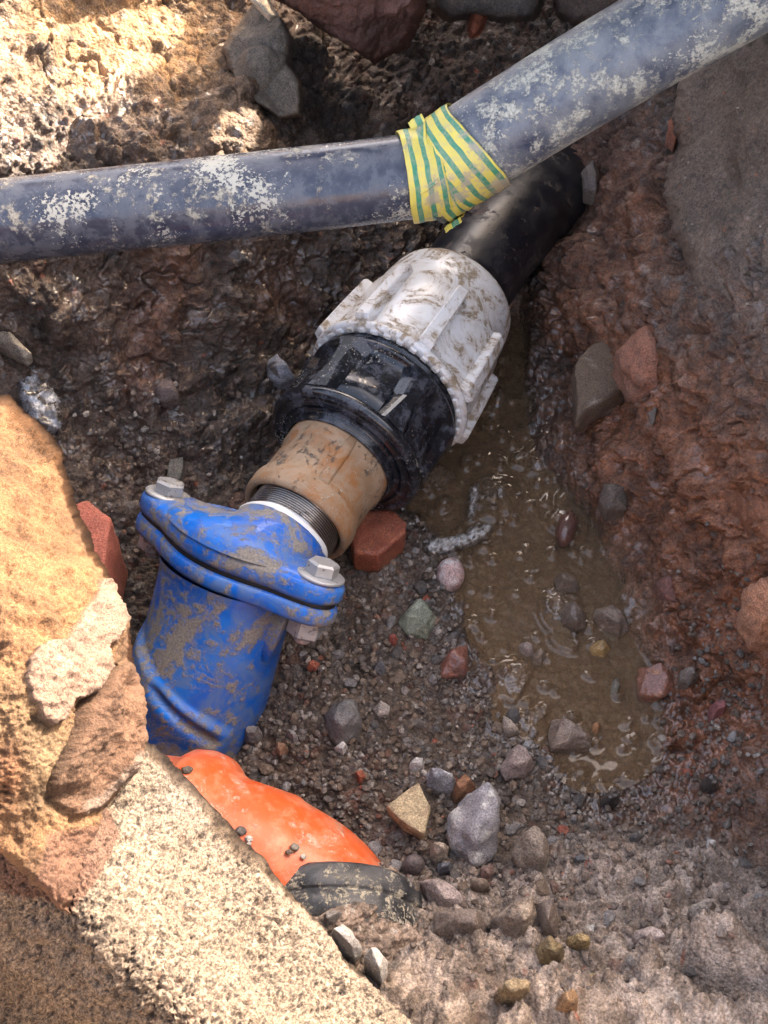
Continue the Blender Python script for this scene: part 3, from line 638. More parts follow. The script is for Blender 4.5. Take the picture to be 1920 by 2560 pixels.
# --- flat ledge of stone below the boulder
LEDG = [(1772,930),(1850,960),(1960,1000),(2200,1150),(2200,1500),(1960,1420),(1850,1330),(1800,1260),(1745,1180),(1730,1080),(1745,990)]
def ledg_paint(Q, U, V, s, h):
    n = fbm(Q*np.array([20, 50, 40]), 4, 116); g = fbm(Q*300, 3, 117); col = np.empty(Q.shape, np.float32); col[:] = (.23, .098, .052)
    gr = np.clip(blobs(U, V, [(1790,1060,55,60,1),(1820,1160,50,70,.9)]), 0, 1)*sstep(-.3, .3, n); col = mixc(col, (.11, .095, .085), gr*.8); col *= (1+.45*n+.4*g)[..., None]
    return col, flat_wet(s, .3)
relief('rock_ledge', LEDG, [(1772,940,.13),(1745,1100,.105),(1800,1250,.10),(1960,1420,.12),(2200,1400,.17),(1960,1050,.165),(2200,1150,.22),(1850,1100,.135)], M['rock'], ledg_paint,
       'red brown clay covered rock ledge with a grey patch, right edge below the boulder', 'rock', jag=12, disp=lambda Q, U, V, s: fbm(Q*40, 4, 118)*.007+fbm(Q*160, 3, 119)*.0022+fbm(Q*420, 2, 119)*.0008, R=50, Rz=.02, thick=.06)

# --- stones overhanging at the top edge
def simple_paint(base, seed, amt=.3, g_=.3, spots=None, wetv=.2):
    def f(Q, U, V, s, h):
        n = fbm(Q*45, 4, seed); g = fbm(Q*420, 3, seed+1); col = np.empty(Q.shape, np.float32); col[:] = base
        if spots:
            for (L, c2, a) in spots: col = mixc(col, c2, np.clip(blobs(U, V, L), 0, 1)*a)
        return col*(1+amt*n+g_*g)[..., None], flat_wet(s, wetv)
    return f
relief('overhanging_slab', [(690,-180),(1130,-180),(1080,-60),(1052,0),(1050,25),(1035,62),(1010,110),(960,132),(935,146),(900,118),(860,92),(800,60),(760,25),(700,-8)],
       [(700,-180,.235),(720,0,.182),(800,50,.168),(935,130,.148),(1035,40,.158),(900,40,.185),(1130,-180,.20),(900,-180,.24)], M['rock'],
       simple_paint((.115, .052, .036), 120, .3, .25, [([(880,10,180,30,1)], (.20, .085, .055), .7), ([(1000,12,60,24,1)], (.40, .20, .15), .8)], .35),  # lit top edge painted in as lighter red and pink
       'dark red stone slab overhanging the top of the hole, pointed lower edge', 'stone slab', jag=5, R=16, Rz=.008, thick=.05,
       disp=lambda Q, U, V, s: clods(Q*22, 123)[0]*.020+fbm(Q*120, 4, 121)*.003+fbm(Q*300, 3, 122)*.0012)
relief('pale_splinter', [(618,-60),(650,-60),(668,10),(688,40),(676,46),(655,26),(636,2)], [(618,-60,.23),(688,40,.20),(650,0,.215)], M['rock'],
       simple_paint((.55, .47, .36), 123), 'thin pale splinter of stone pointing down at the top edge', 'stone', jag=3, R=10, Rz=.004, thick=.02, marg=6)
relief('grey_stone', [(1075,-120),(1352,-120),(1345,10),(1330,40),(1250,44),(1180,34),(1120,44),(1085,20)], [(1075,-100,.16),(1350,-100,.16),(1250,40,.13),(1100,30,.13)], M['rock'],
       simple_paint((.125, .105, .09), 125), 'rounded grey brown stone at the top edge right of the red slab', 'stone', jag=7, R=30, Rz=.012, thick=.06)
relief('brown_stone', [(1385,-140),(1560,-140),(1560,10),(1500,60),(1435,58),(1400,30)], [(1385,-100,.17),(1560,-100,.19),(1500,50,.14),(1400,20,.14)], M['rock'],
       simple_paint((.10, .068, .052), 127), 'brown stone at the top edge tucked behind the thick pipe', 'stone', jag=7, R=30, Rz=.012, thick=.06)
relief('brick_splinter', [(1188,28),(1212,38),(1206,62),(1192,84),(1180,90),(1175,72)], [(1188,28,.125),(1180,90,.115),(1212,40,.122)], M['rock'],
       simple_paint((.33, .10, .05), 129), 'small orange red brick splinter hanging in the dark hollow near the top', 'brick fragment', jag=2, R=9, Rz=.004, thick=.012, marg=6)
# pale lit wedge-shaped rock and the clod below it
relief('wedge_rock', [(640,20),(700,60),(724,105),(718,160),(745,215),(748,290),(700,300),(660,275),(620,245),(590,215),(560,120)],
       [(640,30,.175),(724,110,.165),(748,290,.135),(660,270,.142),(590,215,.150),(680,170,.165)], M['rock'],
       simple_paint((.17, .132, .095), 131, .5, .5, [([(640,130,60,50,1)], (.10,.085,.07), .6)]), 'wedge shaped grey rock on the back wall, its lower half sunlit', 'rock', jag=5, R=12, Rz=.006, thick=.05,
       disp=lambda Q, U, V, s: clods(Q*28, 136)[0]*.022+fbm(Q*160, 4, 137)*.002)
relief('earth_clod', [(588,222),(606,214),(632,250),(668,290),(700,320),(690,400),(600,410),(520,400),(500,372),(512,340),(552,322),(572,290)],
       [(590,225,.165),(500,380,.155),(690,390,.130),(600,330,.165),(690,320,.135)], M['earth'],
       simple_paint((.15, .095, .058), 133, .4, .4, None, .35), 'brown sunlit clod of earth just below the wedge shaped rock', 'clod', jag=9, R=34, Rz=.016, thick=.05,
       disp=lambda Q, U, V, s: fbm(Q*70, 4, 134)*.006+fbm(Q*260, 3, 135)*.002)

# ================================================================== LOOSE STONES
def interp_loop(pts, n):
    P = np.array(pts, float); Q = np.roll(P, -1, 0); L = np.linalg.norm(Q-P, axis=1); s = np.concatenate([[0], np.cumsum(L)]); t = np.linspace(0, s[-1], n, endpoint=False)
    out = []
    for x in t:
        i = min(np.searchsorted(s, x, side='right')-1, len(P)-1); k = (x-s[i])/L[i]; out.append(P[i]*(1-k)+Q[i]*k)
    return np.array(out)
def rock_mesh(poly, h, seed, kind='angular', lift=0.0, peak=(0, 0), rough=.06, sub=3):
    """stone whose outline from above is poly (photo px) and whose height is h (m)"""
    P = np.array(poly, float); c = P.mean(0); g = gz(*c); z0 = g[2]+lift-h*.08+.0075*float(sstep(2150, 2260, c[1]))
    r = random.Random(seed); pts = []
    if kind == 'round':
        O = at_z(P[:, 0], P[:, 1], np.full(len(P), z0+h*.25)); C = O.mean(0)
        n = 40; phi = np.linspace(0, 2*math.pi, n, endpoint=False); loop = interp_loop(O[:, :2]-C[:2], n)
        k = 11; th = np.linspace(-math.pi/2, math.pi/2, k); V = []
        for t in th:
            V.append(np.concatenate([loop*max(math.cos(t), .02)**.9, np.full((n, 1), math.sin(t)*h*.6)], 1))
        V = np.concatenate(V)+np.array([C[0], C[1], z0+h*.25]); F = [tuple(f) for f in grid_faces(k, n, True)] + [tuple(range(n-1, -1, -1)), tuple(range((k-1)*n, k*n))]
        me = bpy.data.meshes.new('t'); me.from_pydata([tuple(v) for v in V], [], F); bm = bmesh.new(); bm.from_mesh(me); bpy.data.meshes.remove(me)
        for v in bm.verts: v.co = Vector(v.co)
        subd = 0
    else:
        O = at_z(P[:, 0], P[:, 1], np.full(len(P), z0+h*.35)); C = O.mean(0); bm = bmesh.new(); rel = O-C
        for q in rel:
            bm.verts.new((*(C+q*r.uniform(.86, .98)*np.array([1, 1, 0])+np.array([0, 0, -h*.75]))[:3],))
            bm.verts.new((*(C+q*np.array([1, 1, 0])+np.array([0, 0, r.uniform(-.12, .10)*h])),))
        off = np.array([peak[0], peak[1], 0])*np.abs(rel).max()
        tk = .96 if kind == 'slab' else .62
        for q in rel:
            if kind == 'slab' or r.random() < .75:
                bm.verts.new((*(C+off+q*np.array([1, 1, 0])*tk*(1 if kind == 'slab' else r.uniform(.75, 1.1))+np.array([0, 0, h*(.40 if kind == 'slab' else r.uniform(.38, .68))])),))
        bmesh.ops.convex_hull(bm, input=bm.verts); 
        bmesh.ops.delete(bm, geom=[v for v in bm.verts if not v.link_faces], context='VERTS')
        bmesh.ops.dissolve_limit(bm, angle_limit=.12, verts=bm.verts, edges=bm.edges)
        sz = np.abs(rel).max()
        bmesh.ops.bevel(bm, geom=bm.edges[:]+bm.verts[:], offset=sz*.028, segments=1, affect='EDGES', clamp_overlap=True)
        bmesh.ops.triangulate(bm, faces=bm.faces); subd = sub
    if subd:
        for _ in range(subd):
            mx_ = sz/7 if _ < subd-1 else sz/11
            ed = [e for e in bm.edges if e.calc_length() > mx_]
            if ed: bmesh.ops.subdivide_edges(bm, edges=ed, cuts=1)
            bmesh.ops.triangulate(bm, faces=[f for f in bm.faces if len(f.verts) > 3])
    bmesh.ops.recalc_face_normals(bm, faces=bm.faces); bm.normal_update()
    co = np.array([v.co[:] for v in bm.verts]); no = np.array([v.normal[:] for v in bm.verts]); sz = max(np.ptp(co[:, 0]), np.ptp(co[:, 1]))/2
    d = (fbm(co/sz*2.2+seed*3.1, 5, seed % 97, gain=.6)*1.2 + (0 if kind == 'round' else clods(co/sz*1.3+seed, seed % 61)[0]*1.8))*sz*rough*(.5 if kind == 'round' else 1)
    co = co+no*d[:, None]; F = [tuple(v.index for v in f.verts) for f in bm.faces]; bm.free()
    return co, F, d/sz
def rock_col(co, base, seed, second=None, k2=.5, dirt=.35, vein=None, sc=1.0, soil=(.135, .095, .068)):
    dirt = min(1, dirt*1.4+.05); base = np.array(base)*1.15+np.array(soil)*.05; second = None if second is None else np.array(second)*1.2
    n = fbm(co*130*sc+seed, 4, seed % 89); g = fbm(co*700, 3, seed % 83); c = np.empty(co.shape, np.float32); c[:] = base
    if second is not None: c = mixc(c, second, sstep(.05, .25, fbm(co*90*sc+seed*2, 4, (seed+5) % 89)+k2-.5))
    if vein is not None: c = mixc(c, vein, sstep(.05, .01, np.abs(fbm(co*70+seed, 3, seed % 71)))*.8)
    c *= (1+.3*n+.25*g)[:, None]
    zt = (co[:, 2]-co[:, 2].min())/np.ptp(co[:, 2]); dm = np.clip(sstep(.66, .40, zt+.35*n)+sstep(.02, .16, fbm(co*260*sc+seed, 4, (seed+9) % 89))*.75, 0, 1)*dirt
    return np.clip(mixc(c, soil, dm), .01, .8)
SEED = [100]
def stone(name, poly, h, label, cat, base, kind='angular', wet=.2, lift=0, second=None, peak=(0, 0), rough=.06, group=None, dirt=.35, vein=None, k2=.5, smooth=True, sc=1.0):
    SEED[0] += 1; s = SEED[0]
    co, F, d = rock_mesh(poly, h, s, kind, lift, peak, rough)
    return solo(name, co, F, M['rock'], label, cat, group, smooth=smooth, col=rock_col(co, base, s, second, k2, dirt, vein, sc), wet=np.full(len(co), wet))
def ell(x, y, rx, ry, ang=0, n=14, j=.05, seed=0):
    r = random.Random(seed+int(x)); ca, sa = math.cos(math.radians(ang)), math.sin(math.radians(ang)); o = []
    for i in range(n):
        t = 2*math.pi*i/n; k = 1+r.uniform(-j, j); a, b = rx*math.cos(t)*k, ry*math.sin(t)*k; o.append((x+a*ca-b*sa, y+a*sa+b*ca))
    return o
BR = (.27, .075, .04)
stone('brick_fragment', [(870,1300),(985,1303),(1016,1333),(1012,1357),(946,1415),(885,1408)], .030, 'broken red brick lying beside the lower rim of the rusty socket', 'brick fragment', BR, 'slab', wet=.55, dirt=.15, second=(.34,.11,.055), lift=.004)
stone('brick_fragment', [(190,1312),(235,1298),(294,1343),(287,1407),(276,1470),(240,1450),(190,1400)], .05, 'red brick end stuck in the dark soil between sandstone block and blue valve', 'brick fragment', (.30,.085,.055), 'slab', wet=.25, dirt=.1, lift=.02, rough=.04)
stone('pebble', ell(1126,1438,37,40,20), .017, 'smooth round pink and white pebble at the puddle edge', 'pebble', (.50,.34,.31), 'round', wet=.55, second=(.62,.56,.54), dirt=.08, lift=.002, vein=(.22,.14,.14))
stone('stone', [(1042,1500),(1067,1505),(1090,1550),(1067,1592),(1020,1588),(993,1557)], .016, 'flat grey green stone below the pink pebble', 'stone', (.19,.21,.155), wet=.4, second=(.28,.30,.23), dirt=.1, peak=(.1,0))
stone('stone', [(1103,1655),(1128,1628),(1168,1614),(1171,1673),(1161,1690),(1103,1694)], .014, 'dark red angular stone half in the water under the green stone', 'stone', (.20,.075,.05), wet=.7, second=(.14,.06,.045), dirt=.1)
stone('pebble', ell(1416,1322,27,43,18), .014, 'dark red brown oval pebble standing in the muddy water', 'pebble', (.115,.048,.034), 'round', wet=.85, dirt=.1)
stone('stone', [(813,1790),(835,1762),(862,1746),(889,1754),(904,1790),(905,1818),(860,1858),(846,1861),(825,1840)], .022, 'dark grey stone with pale edge embedded in gravel right of the valve foot', 'stone', (.13,.125,.125), wet=.3, second=(.24,.235,.23), dirt=.1, k2=.45)
stone('stone', [(835,1872),(860,1858),(870,1868),(858,1886)], .008, 'tiny white chip directly below the dark grey stone', 'stone', (.48,.46,.43), dirt=.05)
stone('tile_fragment', [(965,2022),(1012,1990),(1046,1962),(1058,1988),(1074,2026),(1062,2092),(1050,2090),(1005,2060)], .012, 'flat triangular cream tile fragment with a thick edge', 'tile fragment', (.42,.33,.20), 'slab', wet=.05, lift=.010, dirt=.12, second=(.26,.19,.12), rough=.03)
stone('stone', [(1208,1963),(1233,1981),(1243,2020),(1247,2057),(1230,2144),(1190,2163),(1160,2140),(1132,2112),(1121,2039),(1157,1998)], .036, 'largest loose stone, blue grey and white, angular with a dark cleft', 'stone', (.27,.26,.27), wet=.15, second=(.50,.48,.45), dirt=.12, peak=(.12,.05), rough=.10, k2=.45)
stone('stone', [(1063,1935),(1090,1929),(1125,1937),(1143,1953),(1130,1978),(1095,1975),(1068,1965)], .020, 'blue grey stone touching the upper tip of the triangular tile', 'stone', (.22,.22,.24), wet=.2, second=(.46,.46,.46), dirt=.15)
stone('stone', [(1142,1955),(1165,1942),(1188,1966),(1165,2000),(1138,2005),(1130,1985)], .022, 'orange brown crumbly stone between two blue grey stones', 'stone', (.24,.115,.06), wet=.15, dirt=.25)
stone('stone', [(1331,2077),(1364,2100),(1384,2159),(1360,2190),(1302,2173),(1281,2137),(1290,2100)], .030, 'rounded tan grey stone right of the largest stone', 'stone', (.23,.185,.145), wet=.12, second=(.33,.28,.22), dirt=.25)
stone('pebble', ell(1033,2166,30,25,-15), .018, 'smooth dark slate pebble right of the orange pipe', 'pebble', (.12,.10,.10), 'round', wet=.35, dirt=.15)
stone('pebble', ell(1200,2216,23,17,5), .014, 'smooth olive brown oval pebble below the largest stone', 'pebble', (.18,.135,.10), 'round', wet=.35, dirt=.12)
stone('stone', [(1048,2205),(1080,2200),(1118,2215),(1150,2238),(1176,2264),(1172,2290),(1100,2290),(1075,2250)], .024, 'pale pinkish grey stone at the right end of the black rubber ring', 'stone', (.33,.265,.24), wet=.05, second=(.22,.18,.16), dirt=.3)
stone('stone', [(1295,1856),(1318,1880),(1338,1914),(1310,1945),(1262,1952),(1250,1925),(1272,1880)], .020, 'pinkish grey wedge stone at the wet edge above the largest stone', 'stone', (.28,.215,.19), wet=.3, dirt=.3)
stone('stone', [(1380,1800),(1428,1804),(1462,1828),(1480,1845),(1475,1868),(1430,1872),(1378,1868),(1372,1830)], .020, 'brown veined stone lying in the lower end of the puddle', 'stone', (.20,.145,.11), wet=.55, second=(.30,.23,.18), dirt=.15, vein=(.48,.40,.33))
stone('stone', [(1259,1787),(1280,1808),(1299,1830),(1266,1840),(1257,1820)], .012, 'small pale triangular stone at the lower left shore of the puddle', 'stone', (.38,.31,.25), wet=.3, dirt=.15)
stone('slate', [(1431,935),(1445,905),(1480,878),(1525,855),(1540,880),(1560,930),(1598,962),(1520,1010),(1440,1062),(1432,1000)], .020, 'flat brown slate with whitish flakes jutting from the right clay wall', 'slate', (.13,.088,.058), 'slab', wet=.25, second=(.38,.33,.27), dirt=.3, lift=.008, k2=.33, sc=1.4)
stone('clay_lump', [(1536,880),(1590,850),(1655,832),(1668,900),(1645,972),(1600,950),(1575,910)], .030, 'red clay lump stuck above the right end of the brown slate', 'clay lump', (.27,.115,.07), wet=.12, dirt=.25, lift=.004, rough=.13)
stone('stone', [(655,915),(693,893),(727,929),(738,948),(700,958),(668,945)], .018, 'grey white angular stone left of the black ribbed coupling body', 'stone', (.30,.30,.32), wet=.2, second=(.10,.08,.07), dirt=.2, k2=.4)
stone('stone', ell(1374,2386,37,29,10, j=.1), .028, 'larger olive yellow crumbly stone in the front bank', 'stone', (.20,.15,.08), wet=.05, second=(.27,.21,.11), dirt=.2, rough=.1)
stone('stone', ell(1447,2358,32,16,20, j=.1), .018, 'narrow mustard yellow stone right beside the olive one', 'stone', (.36,.26,.12), wet=.05, dirt=.25, rough=.1)
stone('stone', ell(1287,2484,50,26,-5, j=.08), .030, 'wide olive brown crumbly lump near the bottom edge', 'stone', (.26,.20,.12), wet=.04, dirt=.3, rough=.12)
stone('stone', ell(1417,2512,28,28,0, j=.08), .026, 'round orange brown crumbly lump near the bottom edge', 'stone', (.31,.19,.10), wet=.04, dirt=.3, rough=.12)
stone('stone', [(1226,2305),(1262,2270),(1305,2252),(1330,2258),(1345,2300),(1320,2330),(1287,2350),(1245,2335)], .034, 'big cream topped stone with muddy side in the front bank', 'stone', (.36,.29,.22), wet=.05, second=(.17,.135,.11), dirt=.2, k2=.6)
stone('stone', [(824,2340),(840,2318),(858,2308),(880,2328),(905,2372),(887,2392),(848,2368)], .022, 'white angular stone resting against the concrete, upper of two', 'stone', (.50,.48,.45), wet=.05, second=(.34,.32,.31), dirt=.06, lift=.026)
stone('stone', [(908,2396),(922,2380),(942,2372),(970,2405),(965,2430),(954,2450),(925,2425)], .022, 'white angular stone resting against the concrete, lower of two', 'stone', (.52,.50,.47), wet=.05, second=(.38,.36,.34), dirt=.06, lift=.018)
stone('stone', [(806,2300),(825,2282),(860,2278),(868,2298),(840,2320),(812,2325)], .020, 'dark grey stone just above the two white stones by the concrete', 'stone', (.17,.16,.155), wet=.1, dirt=.2, lift=.034)
stone('stone', [(1088,2285),(1150,2275),(1205,2290),(1220,2320),(1210,2355),(1140,2350),(1085,2330)], .026, 'flat topped muddy grey stone left of the cream topped one', 'stone', (.17,.135,.115), wet=.08, dirt=.3)
stone('stone', [(1340,2262),(1375,2255),(1398,2300),(1390,2345),(1355,2340),(1343,2300)], .026, 'muddy brown stone right of the cream topped one', 'stone', (.19,.15,.125), wet=.06, dirt=.3)
stone('stone', [(1585,2330),(1625,2318),(1660,2335),(1668,2365),(1620,2372),(1590,2352)], .018, 'pale pinkish flat stone in the front bank right of the mustard stone', 'stone', (.42,.34,.30), wet=.04, dirt=.25)
stone('stone', [(1725,2265),(1765,2258),(1790,2268),(1770,2290),(1735,2295),(1722,2280)], .018, 'small pale topped stone with dark hollow under it in the right bank', 'stone', (.40,.34,.28), wet=.04, dirt=.25)
stone('stone', ell(1775,1962,24,16,25), .014, 'wet black stone in the shiny mud at the lower right', 'stone', (.04,.035,.035), wet=.8, dirt=.05)
stone('stone', ell(1525,2003,24,16,-10), .014, 'wet black lump at the shore below the puddle', 'stone', (.045,.04,.038), wet=.7, dirt=.1)
stone('stone', ell(1448,2155,20,14,0), .012, 'dark blue grey stone right of the rounded tan stone', 'stone', (.10,.105,.11), wet=.25, dirt=.1)
stone('stone', [(1385,1448),(1405,1432),(1435,1438),(1450,1470),(1440,1480),(1392,1478)], .015, 'flat drowned brown stone in the middle of the puddle', 'stone', (.15,.11,.08), wet=.7, dirt=.2)
stone('stone', [(1400,1530),(1430,1508),(1462,1530),(1465,1568),(1440,1575),(1408,1560)], .014, 'square drowned stone in the puddle above the yellow stone', 'stone', (.12,.088,.065), wet=.7, dirt=.2)
stone('stone', [(1480,1605),(1512,1600),(1525,1622),(1512,1645),(1478,1638),(1472,1620)], .010, 'yellow ochre stone under the puddle water', 'stone', (.30,.19,.07), wet=.6, dirt=.1)
stone('stone', [(1488,1520),(1525,1515),(1560,1540),(1572,1575),(1548,1592),(1500,1568),(1482,1548)], .018, 'wet brown split stone standing out of the right side of the puddle', 'stone', (.16,.115,.085), wet=.7, second=(.26,.20,.16), dirt=.15)
stone('stone', [(1295,1613),(1315,1608),(1334,1620),(1338,1640),(1318,1645),(1298,1632)], .010, 'small pinkish grey stone on the left shore of the puddle', 'stone', (.27,.21,.18), wet=.5, dirt=.15)
stone('stone', [(1330,1640),(1352,1625),(1366,1642),(1350,1665),(1332,1660)], .011, 'brown stone touching the small pinkish grey one', 'stone', (.20,.15,.11), wet=.5, dirt=.15)
stone('stone', [(1530,1705),(1545,1695),(1550,1720),(1540,1742),(1528,1730)], .010, 'small greenish grey stone in the puddle, right side', 'stone', (.20,.19,.15), wet=.6, dirt=.1)
stone('clay_lump', [(1595,1680),(1640,1665),(1680,1685),(1685,1720),(1650,1745),(1600,1735)], .022, 'shiny pinkish red clay lump on the right shore', 'clay lump', (.25,.105,.065), wet=.75, dirt=.15, rough=.12)
stone('clay_lump', [(1865,1480),(1920,1460),(1960,1520),(1960,1580),(1900,1575),(1868,1530)], .030, 'orange pink clay lump at the right edge', 'clay lump', (.38,.18,.10), wet=.1, dirt=.2, rough=.13, lift=.004)
stone('stone', [(1640,1455),(1660,1442),(1690,1465),(1712,1495),(1695,1505),(1660,1490)], .014, 'long purplish red stone lying at the foot of the right wall', 'stone', (.17,.075,.06), wet=.5, dirt=.15)
stone('stone', [(1775,1765),(1800,1755),(1815,1762),(1808,1790),(1782,1795)], .014, 'purple red stone in the clay at the right, above the black stone', 'stone', (.24,.09,.085), wet=.3, dirt=.15)
stone('stone', [(1480,1815),(1490,1808),(1500,1820),(1492,1838),(1480,1832)], .010, 'small orange pebble right of the brown veined stone', 'pebble', (.42,.20,.09), 'round', wet=.5, dirt=.1)
stone('stone', [(885,1935),(905,1925),(915,1940),(900,1955)], .007, 'small red brick chip in the gravel above the orange pipe', 'brick fragment', BR, wet=.2, dirt=.1)
stone('stone', [(770,1660),(785,1652),(800,1660),(790,1670),(768,1670)], .007, 'red brick chip in dark gravel right of the blue valve', 'brick fragment', (.32,.10,.06), wet=.2, dirt=.05)
stone('stone', [(972,1592),(985,1586),(994,1598),(985,1612),(972,1606)], .008, 'small crimson stone just left of the flat green one', 'stone', (.30,.08,.06), wet=.4, dirt=.05)
stone('stone', [(932,1770),(950,1757),(975,1765),(972,1785),(945,1790)], .012, 'light grey pebble with pinkish stone beside it in the gravel', 'stone', (.36,.32,.28), wet=.15, dirt=.15)
stone('stone', [(690,1858),(715,1862),(722,1875),(700,1890),(690,1880)], .010, 'tan brown chip in the gravel near the tip of the blue valve', 'stone', (.27,.15,.09), wet=.15, dirt=.15)
stone('stone', ell(632,1838,24,18,-20), .016, 'rough grey stone beside the foot of the blue valve', 'stone', (.16,.145,.14), wet=.2, dirt=.2)
stone('stone', [(715,1832),(735,1828),(747,1848),(735,1856)], .010, 'small light grey sliver between valve foot and dark grey stone', 'stone', (.26,.25,.24), wet=.2, dirt=.1)
stone('stone', [(1025,1905),(1040,1895),(1062,1905),(1060,1925),(1035,1930),(1022,1920)], .012, 'whitish stone up and left of the blue grey stone', 'stone', (.42,.40,.37), wet=.12, dirt=.15)
stone('stone', [(1075,2115),(1100,2105),(1122,2120),(1115,2145),(1090,2155),(1075,2140)], .018, 'beige knobbly stone between tile fragment and largest stone', 'stone', (.33,.27,.21), wet=.1, dirt=.2)
stone('stone', [(1093,2163),(1115,2158),(1133,2160),(1125,2180),(1095,2185)], .012, 'dark blue grey chip below the beige knobbly stone', 'stone', (.12,.125,.14), wet=.15, dirt=.1)
stone('stone', [(940,1655),(958,1660),(968,1680),(955,1690),(935,1675)], .010, 'dark slate chip between green stone and dark grey stone', 'stone', (.12,.12,.125), wet=.2, dirt=.1)
stone('stone', [(422,1155),(458,1153),(460,1180),(448,1212),(420,1205)], .010, 'grey flat stone standing in the soil just above the left bolt', 'stone', (.11,.105,.09), 'slab', wet=.3, dirt=.2)
stone('stone', [(0,828),(30,842),(78,882),(60,892),(20,872),(-20,850)], .012, 'thin grey stone edge in the left wall below the pipe', 'stone', (.26,.22,.17), wet=.15, dirt=.2)
stone('stone', [(375,972),(425,935),(440,960),(446,995),(400,1000)], .012, 'purplish brown wedge stone in the middle of the left wall', 'stone', (.13,.095,.085), wet=.3, dirt=.25)
stone('stone', [(1200,2170),(1228,2160),(1240,2180),(1222,2200),(1205,2192)], .012, 'pinkish stone under the lower end of the largest stone', 'stone', (.26,.17,.14), wet=.1, dirt=.2)

stone('stone', [(1692,262),(1712,252),(1728,268),(1724,292),(1700,296)], .016, 'small dark red stone at the upper left rim of the big boulder', 'stone', (.20,.075,.05), wet=.3, dirt=.2, lift=.012)
stone('stone', [(1672,305),(1700,300),(1708,322),(1690,345),(1670,330)], .016, 'jagged red stone just under the dark red one at the boulder rim', 'stone', (.26,.09,.05), wet=.3, dirt=.2, lift=.010)
stone('stone', [(1455,430),(1480,405),(1500,440),(1490,480),(1462,470)], .018, 'grey brown pointed stone in the dark clay below the thick pipe', 'stone', (.13,.105,.09), wet=.4, dirt=.3, lift=.004)
stone('stone', [(1620,1010),(1645,1000),(1652,1030),(1632,1062),(1618,1040)], .014, 'grey stone in the red clay right of the brown slate', 'stone', (.16,.14,.12), wet=.2, dirt=.25, lift=.002)
stone('stone', [(1510,1215),(1545,1200),(1570,1230),(1565,1268),(1520,1275),(1500,1245)], .018, 'muddy grey stone pressed in the clay beside the puddle, above the oval pebble', 'stone', (.13,.105,.085), wet=.4, dirt=.35)
stone('stone', [(1700,1680),(1730,1672),(1745,1695),(1722,1715),(1700,1705)], .014, 'grey rounded stone right of the shiny pinkish clay lump', 'stone', (.16,.135,.115), wet=.35, dirt=.3)
# ================================================================== PIPES AND FITTINGS
M['pe_pipe'] = dirty('scuffed dark pipe', (.026, .030, .050), .20, (.38, .34, .26), .570, 40, (.15, .155, .165), .53, 60, .5, fsoft=.20, speck=1.5, bmp=.0002)
M['pe_pipe_dusty'] = dirty('dusty dark pipe', (.032, .038, .066), .36, (.42, .39, .31), .530, 60, (.25, .25, .24), .48, 45, fsoft=.20, speck=1.0, spec=.5)
M['black_pipe'] = dirty('wet black pipe', (.008, .009, .014), .34, (.14, .10, .08), .575, 45, (.040, .036, .036), .52, 60, .5)
M['white_plastic'] = dirty('muddy white plastic', (.80, .79, .77), .28, (.34, .26, .17), .545, 32, (.50, .42, .33), .515, 32, .5, bmp=.00004, swirl=2.6, soft=.035)
M['black_plastic'] = dirty('scratched black plastic', (.010, .011, .014), .18, (.30, .28, .25), .63, 50, (.075, .08, .10), .56, 90, .6, speck=.5, bmp=.0001)
M['blue_paint'] = dirty('blue enamel with mud', (.003, .105, .50), .28, (.22, .20, .175), .520, 24, (.10, .17, .32), .51, 50, .5, bmp=.0003, base2=(.004, .155, .62), swirl=1.0, soft=.04)
M['orange_plastic'] = dirty('orange plastic', (.62, .100, .024), .38, (.44, .33, .25), .575, 45, (.58, .22, .12), .53, 90, .45, speck=.5, bmp=.00015)
M['rubber'] = dirty('black rubber', (.020, .022, .026), .40, (.36, .33, .26), .545, 80, (.09, .092, .098), .49, 60, .45, speck=1.2)
M['rust'] = dirty('rusty brown metal', (.25, .160, .092), .65, (.12, .10, .085), .575, 45, (.33, .245, .165), .49, 60, .35, bmp=.0006, base2=(.31, .135, .045), speck=.35, swirl=.8)
M['steel'] = dirty('threaded steel', (.42, .41, .40), .25, (.11, .08, .06), .60, 60, None, metal=1.0, bmp=.00005)
M['galv'] = dirty('muddy galvanised bolt', (.42, .42, .42), .42, (.24, .21, .18), .56, 80, None, metal=.45, bmp=.0002)
M['seal'] = dirty('white seal', (.72, .72, .70), .4, (.35, .30, .24), .60, 80)
M['dark_gap'] = dirty('black gap', (.012, .010, .009), .6, (.04, .03, .025), .6, 60)  # gasket black; in the socket recess it paints in shade

# ---- upper pipe
up = thing('water_pipe', 'dark blue grey plastic pipe crossing the hole, bent upward and taped at the bend', 'pipe', at_depth(1060, 450, .66))
pl = [at_depth(-900, 640, .69), at_depth(-400, 600, .675), at_depth(0, 554, .664), at_depth(500, 502, .66), at_depth(900, 458, .66), at_depth(1085, 432, .66), at_depth(1150, 412, .664)]
cl = spline(pl, 46); V, F = tube(cl, [.0228]*46, 64); part('pipe_section', V, F, M['pe_pipe'], up)
pr = [at_depth(1050, 460, .668), at_depth(1160, 385, .658), at_depth(1450, 205, .635), at_depth(1760, 25, .612), at_depth(2200, -225, .58), at_depth(2800, -560, .55)]
cr_ = spline(pr, 40); V, F = tube(cr_, [.0255]*40, 64); part('pipe_section', V, F, M['pe_pipe_dusty'], up)
